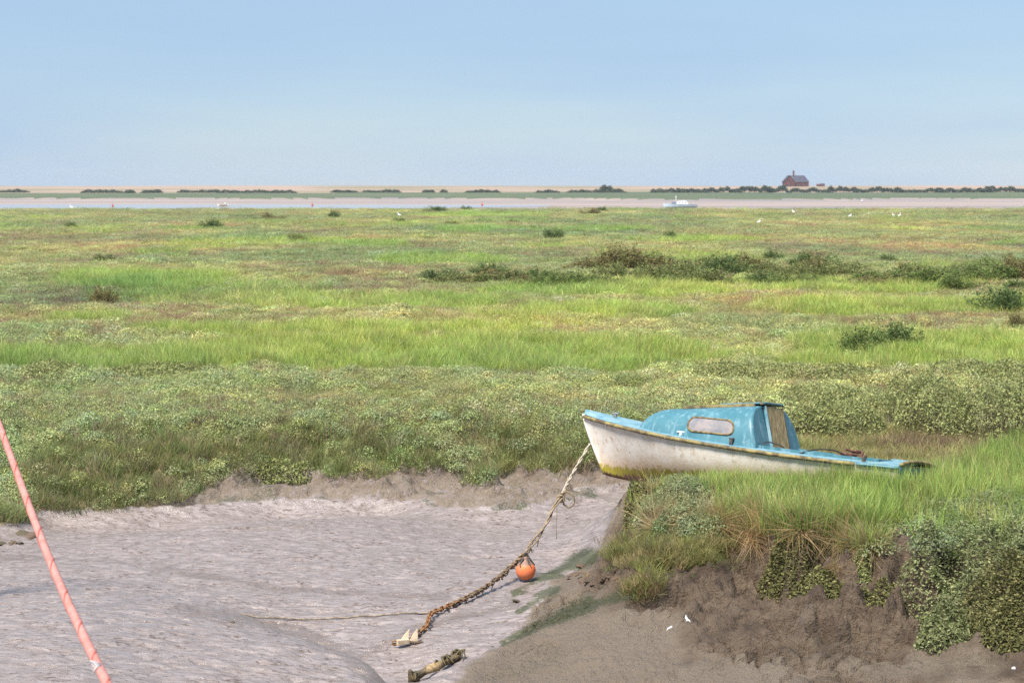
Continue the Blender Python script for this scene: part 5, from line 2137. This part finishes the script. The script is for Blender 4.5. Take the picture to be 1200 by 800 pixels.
# ================================================================== FAR THINGS
def far_boat():
    p = P(797, 243.2, -0.62)
    s = p.y / FPX
    root = empty('moored_cruiser', (p.x, p.y, -0.66))
    tag(root, 'white cabin cruiser with a short mast moored in the far channel', 'boat')
    WH = simple_mat('white_gelcoat', (0.78, 0.79, 0.80), (0.70, 0.71, 0.73), 3, 0.35)
    HB = simple_mat('pale_blue_hull', (0.40, 0.52, 0.60), (0.52, 0.60, 0.64), 2, 0.4)
    DKB = simple_mat('dark_canvas', (0.10, 0.12, 0.16), (0.16, 0.18, 0.22), 3, 0.8)
    Lh = 40 * s / 2
    bm = bmesh.new()
    rings = []
    for t in np.linspace(0, 1, 12):
        hb = 1.05 * float(np.interp(t, [0, .15, .4, .8, 1], [0.04, .5, .95, 1, .85]))
        x = -Lh + 2 * Lh * t
        zt = 1.02 - 0.25 * t
        rings.append([bm.verts.new(q) for q in ((x + 0.3 * (1 - t), 0, 0.0), (x + 0.15 * (1 - t), -hb * .75, 0.25), (x, -hb, zt), (x, hb, zt), (x + 0.15 * (1 - t), hb * .75, 0.25))])
    for i in range(11):
        for k in range(5):
            bm.faces.new((rings[i][k], rings[i][(k + 1) % 5], rings[i + 1][(k + 1) % 5], rings[i + 1][k]))
    bm.faces.new(rings[0])
    bm.faces.new(rings[-1][::-1])
    from_bm('hull', bm, HB, root)
    bm = bmesh.new()
    pr = [(-0.9, 0.85), (-0.5, 1.55), (1.4, 1.65), (2.0, 0.8)]
    a = [bm.verts.new((x, -0.8, z)) for x, z in pr]
    b = [bm.verts.new((x, 0.8, z)) for x, z in pr]
    bm.faces.new(a)
    bm.faces.new(b[::-1])
    for i in range(4):
        k = (i + 1) % 4
        bm.faces.new((a[i], b[i], b[k], a[k]))
    cab = from_bm('cabin', bm, WH, root, bevel=0.06)
    for x in (-0.2, 0.5, 1.2):
        bm = bmesh.new()
        box(bm, (x, -0.81, 1.28), (0.45, 0.03, 0.22))
        from_bm('window', bm, DKB, cab, bevel=0.01)
    bm = bmesh.new()
    box(bm, (-1.5, 0, 1.15), (1.0, 1.0, 0.42))
    from_bm('canvas_cover', bm, DKB, root, bevel=0.12)
    link('mast', tube_mesh([Vector((-1.0, 0, 0.8)), Vector((-1.0, 0, 2.9))], [0.06, 0.045], 8), WH, root)


far_boat()


def small_far():
    p = P(261, 241.5, -0.62)
    root = empty('dinghy', (p.x, p.y, -0.67))
    tag(root, 'small cream dinghy drawn up on the far channel sand', 'boat')
    CR = simple_mat('cream_dinghy', (0.75, 0.68, 0.52), (0.80, 0.76, 0.66), 2, 0.5)
    bm = bmesh.new()
    rings = []
    for t in np.linspace(0, 1, 9):
        hb = 0.62 * float(np.interp(t, [0, .2, .5, 1], [0.05, .7, 1, .8]))
        x = -1.3 + 2.6 * t
        rings.append([bm.verts.new(q) for q in ((x, 0, 0.0), (x, -hb, 0.55), (x, -hb * .85, 0.55), (x, 0, 0.15), (x, hb * .85, 0.55), (x, hb, 0.55))])
    for i in range(8):
        for k in range(6):
            bm.faces.new((rings[i][k], rings[i][(k + 1) % 6], rings[i + 1][(k + 1) % 6], rings[i + 1][k]))
    bm.faces.new(rings[0])
    bm.faces.new(rings[-1][::-1])
    from_bm('hull', bm, CR, root)
    bm = bmesh.new()
    box(bm, (0.7, 0, 0.62), (0.5, 0.5, 0.75))
    from_bm('outboard_cover', bm, BM['white'], root, bevel=0.08)
    RED = simple_mat('red_buoy', (0.55, 0.06, 0.05), (0.45, 0.05, 0.04), 3, 0.5)
    for px, py, where in ((366, 241.5, 'red marker buoy on the pale water beyond the dark shrub pair'), (132, 242.5, 'red marker buoy on the far water by the marsh rim'), (565, 241, 'red marker buoy near the bend of the far channel')):
        q = P(px, py, -0.62)
        rt = empty('marker_buoy', (q.x, q.y, -0.66))
        tag(rt, where, 'buoy')
        link('float', tube_mesh([Vector((0, 0, 0)), Vector((0, 0, .12)), Vector((0, 0, .45)), Vector((0, 0, .62)), Vector((0, 0, .7))], [0.12, 0.22, 0.22, 0.12, 0.05], 12), RED, rt)
        link('pole', tube_mesh([Vector((0, 0, .6)), Vector((0, 0, 1.2))], 0.03, 6), BM['dark'], rt)
    # egrets
    EG = simple_mat('white_plumage', (0.82, 0.82, 0.80), (0.74, 0.74, 0.72), 8, 0.7)
    LEG = simple_mat('dark_legs', (0.04, 0.04, 0.04), (0.08, 0.07, 0.05), 8, 0.7)
    for i, (px, py, lab) in enumerate(((889, 264, 'white egret standing alone in the short far turf'), (930, 252, 'white egret near the rim of the far marsh'), (996, 256, 'white egret feeding between two others on the far marsh'),
                                       (1047, 255, 'white egret of the pair on the far marsh'), (1054, 255, 'white egret of the pair on the far marsh'), (468, 255, 'white egret in bright green far turf'), (1010, 237, 'white egret wading in the far channel'), (84, 246.5, 'white egret at the rim of the marsh by the pale water'))):
        q = P(px, py, 0.0 if py > 245 else -0.6)
        zg = zat(q.x, q.y)
        sc = 0.85 if py > 250 else 1.2
        rt = empty('egret', (q.x, q.y, zg), random.uniform(-0.6, 0.6) + (math.pi if i % 2 else 0))
        rt.scale = (sc, sc, sc)
        tag(rt, lab, 'bird', 'egrets of the pair' if 'pair' in lab else None)
        body = [Vector((-0.30, 0, 0.36)), Vector((-0.18, 0, 0.42)), Vector((0.0, 0, 0.46)), Vector((0.14, 0, 0.50)), Vector((0.20, 0, 0.60)), Vector((0.16, 0, 0.72)), Vector((0.20, 0, 0.82)), Vector((0.26, 0, 0.84)), Vector((0.32, 0, 0.82))]
        link('body', tube_mesh(spline(body, 24), list(np.interp(np.linspace(0, 8, 24), range(9), [0.02, 0.09, 0.13, 0.10, 0.055, 0.04, 0.04, 0.045, 0.02])), 10), EG, rt)
        link('bill', tube_mesh([Vector((0.31, 0, 0.822)), Vector((0.42, 0, 0.80))], [0.016, 0.004], 6), LEG, rt)
        for y in (-0.05, 0.05):
            link('leg', tube_mesh([Vector((0.0, y, 0.40)), Vector((-0.03, y, 0.2)), Vector((0.01, y, -0.05))], 0.014, 6), LEG, rt)


small_far()


def watch_house():
    p0 = PY(918.5, 218.5, 1452)
    p1 = PY(948, 218.5, 1452)
    W = p1.x - p0.x
    s = 1452 / FPX
    zb = zat((p0.x + p1.x) / 2, 1452) - 0.6
    root = empty('brick_house', (p0.x, 1452, zb))
    tag(root, 'lone red brick house with grey slate roof and chimney on the shingle ridge', 'house')
    BRK = simple_mat('red_brick', (0.105, 0.036, 0.034), (0.14, 0.055, 0.048), 0.6, 0.9)
    SL = simple_mat('slate_roof', (0.055, 0.055, 0.075), (0.085, 0.085, 0.105), 0.5, 0.95, spec=0.05)
    WIN = simple_mat('dark_window', (0.03, 0.035, 0.045), (0.06, 0.065, 0.07), 1, 0.3)
    ev = PY(930, 213.2, 1452).z - zb
    rd = PY(930, 205.6, 1452).z - zb
    gw = 12.2 * s
    # walls: gabled wing and main wing
    bm = bmesh.new()
    box(bm, (gw / 2, 3.5, ev / 2), (gw, 9, ev))
    v = [bm.verts.new(q) for q in ((0, -1, ev), (gw, -1, ev), (gw / 2, -1, rd - 0.4), (0, 8, ev), (gw, 8, ev), (gw / 2, 8, rd - 0.4))]
    for f in ((0, 1, 2), (5, 4, 3), (0, 2, 5, 3), (1, 4, 5, 2)):
        bm.faces.new([v[i] for i in f])
    from_bm('gable_wing', bm, BRK, root)
    bm = bmesh.new()
    box(bm, ((gw + W) / 2, 4.2, ev / 2 - 0.03), (W - gw, 7, ev - 0.06))
    from_bm('main_wing', bm, BRK, root)
    bm = bmesh.new()
    ov = 0.4
    x0, x1, y0, y1 = gw * 0.5, W + ov, 0.3, 8.1
    v = [bm.verts.new(q) for q in ((x0, y0, ev), (x1, y0, ev), (x1, y1, ev), (x0, y1, ev), (x0, 4.2, rd), (x1 - 3.4, 4.2, rd))]
    for f in ((0, 1, 5, 4), (1, 2, 5), (2, 3, 4, 5), (3, 0, 4), (3, 2, 1, 0)):
        bm.faces.new([v[i] for i in f])
    roof = from_bm('roof', bm, SL, root)
    bm = bmesh.new()
    t = 0.25
    for sg in (1, -1):
        cx = gw / 2
        v = [bm.verts.new(q) for q in ((cx, -1.4, rd - 0.1), (cx, 8.3, rd - 0.1), (cx + sg * (gw / 2 + .4), 8.3, ev - .1), (cx + sg * (gw / 2 + .4), -1.4, ev - .1),
                                       (cx, -1.4, rd - 0.1 + t), (cx, 8.3, rd - 0.1 + t), (cx + sg * (gw / 2 + .4), 8.3, ev - .1 + t), (cx + sg * (gw / 2 + .4), -1.4, ev - .1 + t))]
        for f in ((0, 1, 2, 3), (7, 6, 5, 4), (0, 3, 7, 4), (1, 5, 6, 2), (2, 6, 7, 3)):
            bm.faces.new([v[i] for i in f])
    from_bm('gable_roof', bm, SL, root)
    bm = bmesh.new()
    ct = PY(930, 200.8, 1452).z - zb
    box(bm, (gw + 0.0, 4.2, (rd + ct) / 2 - 0.4), (1.15, 1.0, ct - rd + 0.8))
    box(bm, (gw + 0.0, 4.2, ct + 0.05), (1.45, 1.3, 0.3))
    ch = from_bm('chimney', bm, BRK, roof)
    for x in (-0.3, 0.3):
        link('chimney_pot', tube_mesh([Vector((gw + x, 4.2, ct + 0.15)), Vector((gw + x, 4.2, ct + 0.7))], [0.2, 0.16], 8), BRK, ch)
    for x, y, z, w, h in ((gw * .3, -1.03, ev * .35, 1.1, 1.6), (gw * .7, -1.03, ev * .35, 1.1, 1.6), (gw * .5, -1.03, ev + 0.4, 1.0, 1.3), (gw + 3, 0.67, ev * .45, 1.2, 1.5), (gw + 6, 0.67, ev * .45, 1.2, 1.5)):
        bm = bmesh.new()
        box(bm, (x, y, z), (w, 0.08, h))
        from_bm('window', bm, WIN, root)
    bm = bmesh.new()
    box(bm, (gw + 8.3, 0.66, ev * .33), (1.1, 0.1, ev * .6))
    from_bm('door', bm, WIN, root)
    # small outbuildings beyond
    for px0, px1, top, lab, mm in ((957.5, 961.0, 215.6, 'tiny red brick shed beside the lone house on the ridge', BRK), (961.6, 966.6, 215.0, 'low dark roofed hut beside the lone house on the ridge', SL)):
        a, b = PY(px0, 218, 1456), PY(px1, 218, 1456)
        zb2 = zat(a.x, 1456) - 0.5
        hh = PY(px0, top, 1456).z - zb2
        r2 = empty('shed', (a.x, 1456, zb2))
        tag(r2, lab, 'shed')
        ww = b.x - a.x
        bm = bmesh.new()
        box(bm, (ww / 2, 1.5, hh * .32), (ww, 3, hh * .64))
        from_bm('wall', bm, BRK, r2)
        bm = bmesh.new()
        v = [bm.verts.new(q) for q in ((-.2, -.2, hh * .64), (ww + .2, -.2, hh * .64), (ww + .2, 3.2, hh * .64), (-.2, 3.2, hh * .64), (-.2, 1.5, hh), (ww + .2, 1.5, hh))]
        for f in ((0, 1, 5, 4), (2, 3, 4, 5), (1, 2, 5), (3, 0, 4), (3, 2, 1, 0)):
            bm.faces.new([v[i] for i in f])
        from_bm('roof', bm, mm, r2)


watch_house()


def thickets():
    """belts of bushes on the far shingle, each its own"""
    r = np.random.default_rng(31)
    leaf_cols = [(0.055, 0.075, 0.042), (0.068, 0.088, 0.048), (0.080, 0.098, 0.052)]
    pale_cols = [(0.085, 0.100, 0.050), (0.10, 0.11, 0.055)]
    L = [(-8, 34, 222, 225.6, 0), (96, 146, 222.4, 225.6, 0), (146, 158, 222.8, 225.6, 0), (166, 190, 222.6, 225.6, 0), (208, 262, 222.6, 225.8, 0), (255, 347, 222.8, 225.8, 0),
         (388, 420, 222.8, 225.8, 0), (424, 470, 222.4, 225.8, 0), (495, 509, 222.6, 225.6, 0), (516, 524, 223.4, 225.2, 1), (545, 586, 222.2, 225.8, 0), (628, 656, 222.4, 225.8, 0), (664, 735, 222.4, 225.8, 1),
         (700, 730, 216.4, 219, 1), (762, 800, 219.6, 224.5, 1), (790, 830, 220.6, 225.6, 0), (820, 870, 218.5, 225.2, 0), (855, 905, 216.6, 225.5, 0), (890, 925, 217.0, 225.0, 0),
         (925, 975, 219.0, 225.4, 0), (968, 1012, 218.0, 225.4, 0), (1000, 1060, 218.8, 225.6, 0), (1050, 1110, 219.4, 225.6, 0), (1100, 1165, 218.4, 225.8, 0), (1150, 1215, 217.2, 225.8, 0)]
    for i, (x0, x1, y0, y1, pal) in enumerate(L):
        xm = ((x0 + x1) / 2 - 600) * 1345 / FPX
        Yd = 1330 + 45 * float(fbm(np.array([xm * 0.004]), np.array([1.7]), 3, 23)[0]) + r.uniform(8, 20)
        a, b = PY(x0, y1, Yd), PY(x1, y1, Yd)
        zg = zat((a.x + b.x) / 2, Yd)
        h = max(PY(x0, y0, Yd).z - zg, 1.8)
        w = (b.x - a.x)
        n = int(400 + w * 40)
        # humps along the belt
        k = max(4, int(w / 4))
        hx = r.uniform(0, w, k)
        hh = r.uniform(0.6, 1.0, k)
        x = r.uniform(0, w, n)
        prof = np.max(np.exp(-((x[:, None] - hx) / 3.2) ** 2) * hh, 1) * sstep(0, w * .08 + .5, x) * sstep(w, w * .92 - .5, x)
        prof = np.maximum(prof, 0.45 * sstep(0, w * .08 + .5, x) * sstep(w, w * .92 - .5, x))
        y = r.normal(0, 2.0, n)
        zz = prof * h * np.sqrt(r.uniform(0.05, 1, n)) * (1 - 0.15 * np.abs(y) / 2)
        P0 = np.stack([x - w / 2, y, zz], 1)
        D = r.normal(0, 1, (n, 3))
        D[:, 2] = np.abs(D[:, 2]) * .7
        D /= np.linalg.norm(D, axis=1, keepdims=True)
        cols = np.array(pale_cols if pal else leaf_cols)
        C = cols[r.integers(0, len(cols), n)] * r.uniform(0.75, 1.25, (n, 1))
        V, F, CC = quad_cloud(P0, D, r.uniform(0.7, 1.5, n), r.uniform(0.6, 1.1, n), C, r)
        root = empty('bush_thicket', ((a.x + b.x) / 2, Yd, zg - 0.1))
        me = mesh_np('leaves', V, F, False)
        set_col(me, 'leaf', CC)
        link('leaves', me, OWNLEAF, root)
        V, F = [], []
        for q in range(k):
            bq = len(V)
            X_, H_ = hx[q] - w / 2, hh[q] * h * .7
            V += [(X_ - .08, 0, -.2), (X_ + .08, 0, -.2), (X_, .14, -.2), (X_ - .02, 0, H_), (X_ + .02, 0, H_), (X_, .03, H_)]
            F += [(bq, bq + 1, bq + 4, bq + 3), (bq + 1, bq + 2, bq + 5, bq + 4), (bq + 2, bq, bq + 3, bq + 5)]
        st = bpy.data.meshes.new('stems')
        st.from_pydata(V, [], F)
        link('stems', st, TWIG, root)
        right = x0 > 760
        tag(root, 'dark green bush thicket in the continuous belt around the lone house' if right else ('low pale thicket on the far shingle' if pal else 'separate dark thicket lined up along the far shingle beach'), 'thicket',
            'thickets around the house' if right else ('pale shingle thickets' if pal else 'thickets along the shingle'))


thickets()


# ================================================================== HAZE
def haze():
    bm = bmesh.new()
    box(bm, (0, 1200, 11.0), (9000, 2700, 30))
    me = bpy.data.meshes.new('haze')
    bm.to_mesh(me)
    bm.free()
    m = bpy.data.materials.new('haze_air')
    m.use_nodes = True
    nt = m.node_tree
    nt.nodes.clear()
    out = nt.nodes.new('ShaderNodeOutputMaterial')
    pv = nt.nodes.new('ShaderNodeVolumePrincipled')
    pv.inputs['Color'].default_value = (0.80, 0.88, 1.0, 1)
    pv.inputs['Density'].default_value = HAZE_D
    pv.inputs['Anisotropy'].default_value = 0.0
    nt.links.new(pv.outputs[0], out.inputs['Volume'])
    o = link('haze', me, m)
    o['kind'] = 'stuff'


HAZE_D = 0.00008
haze()
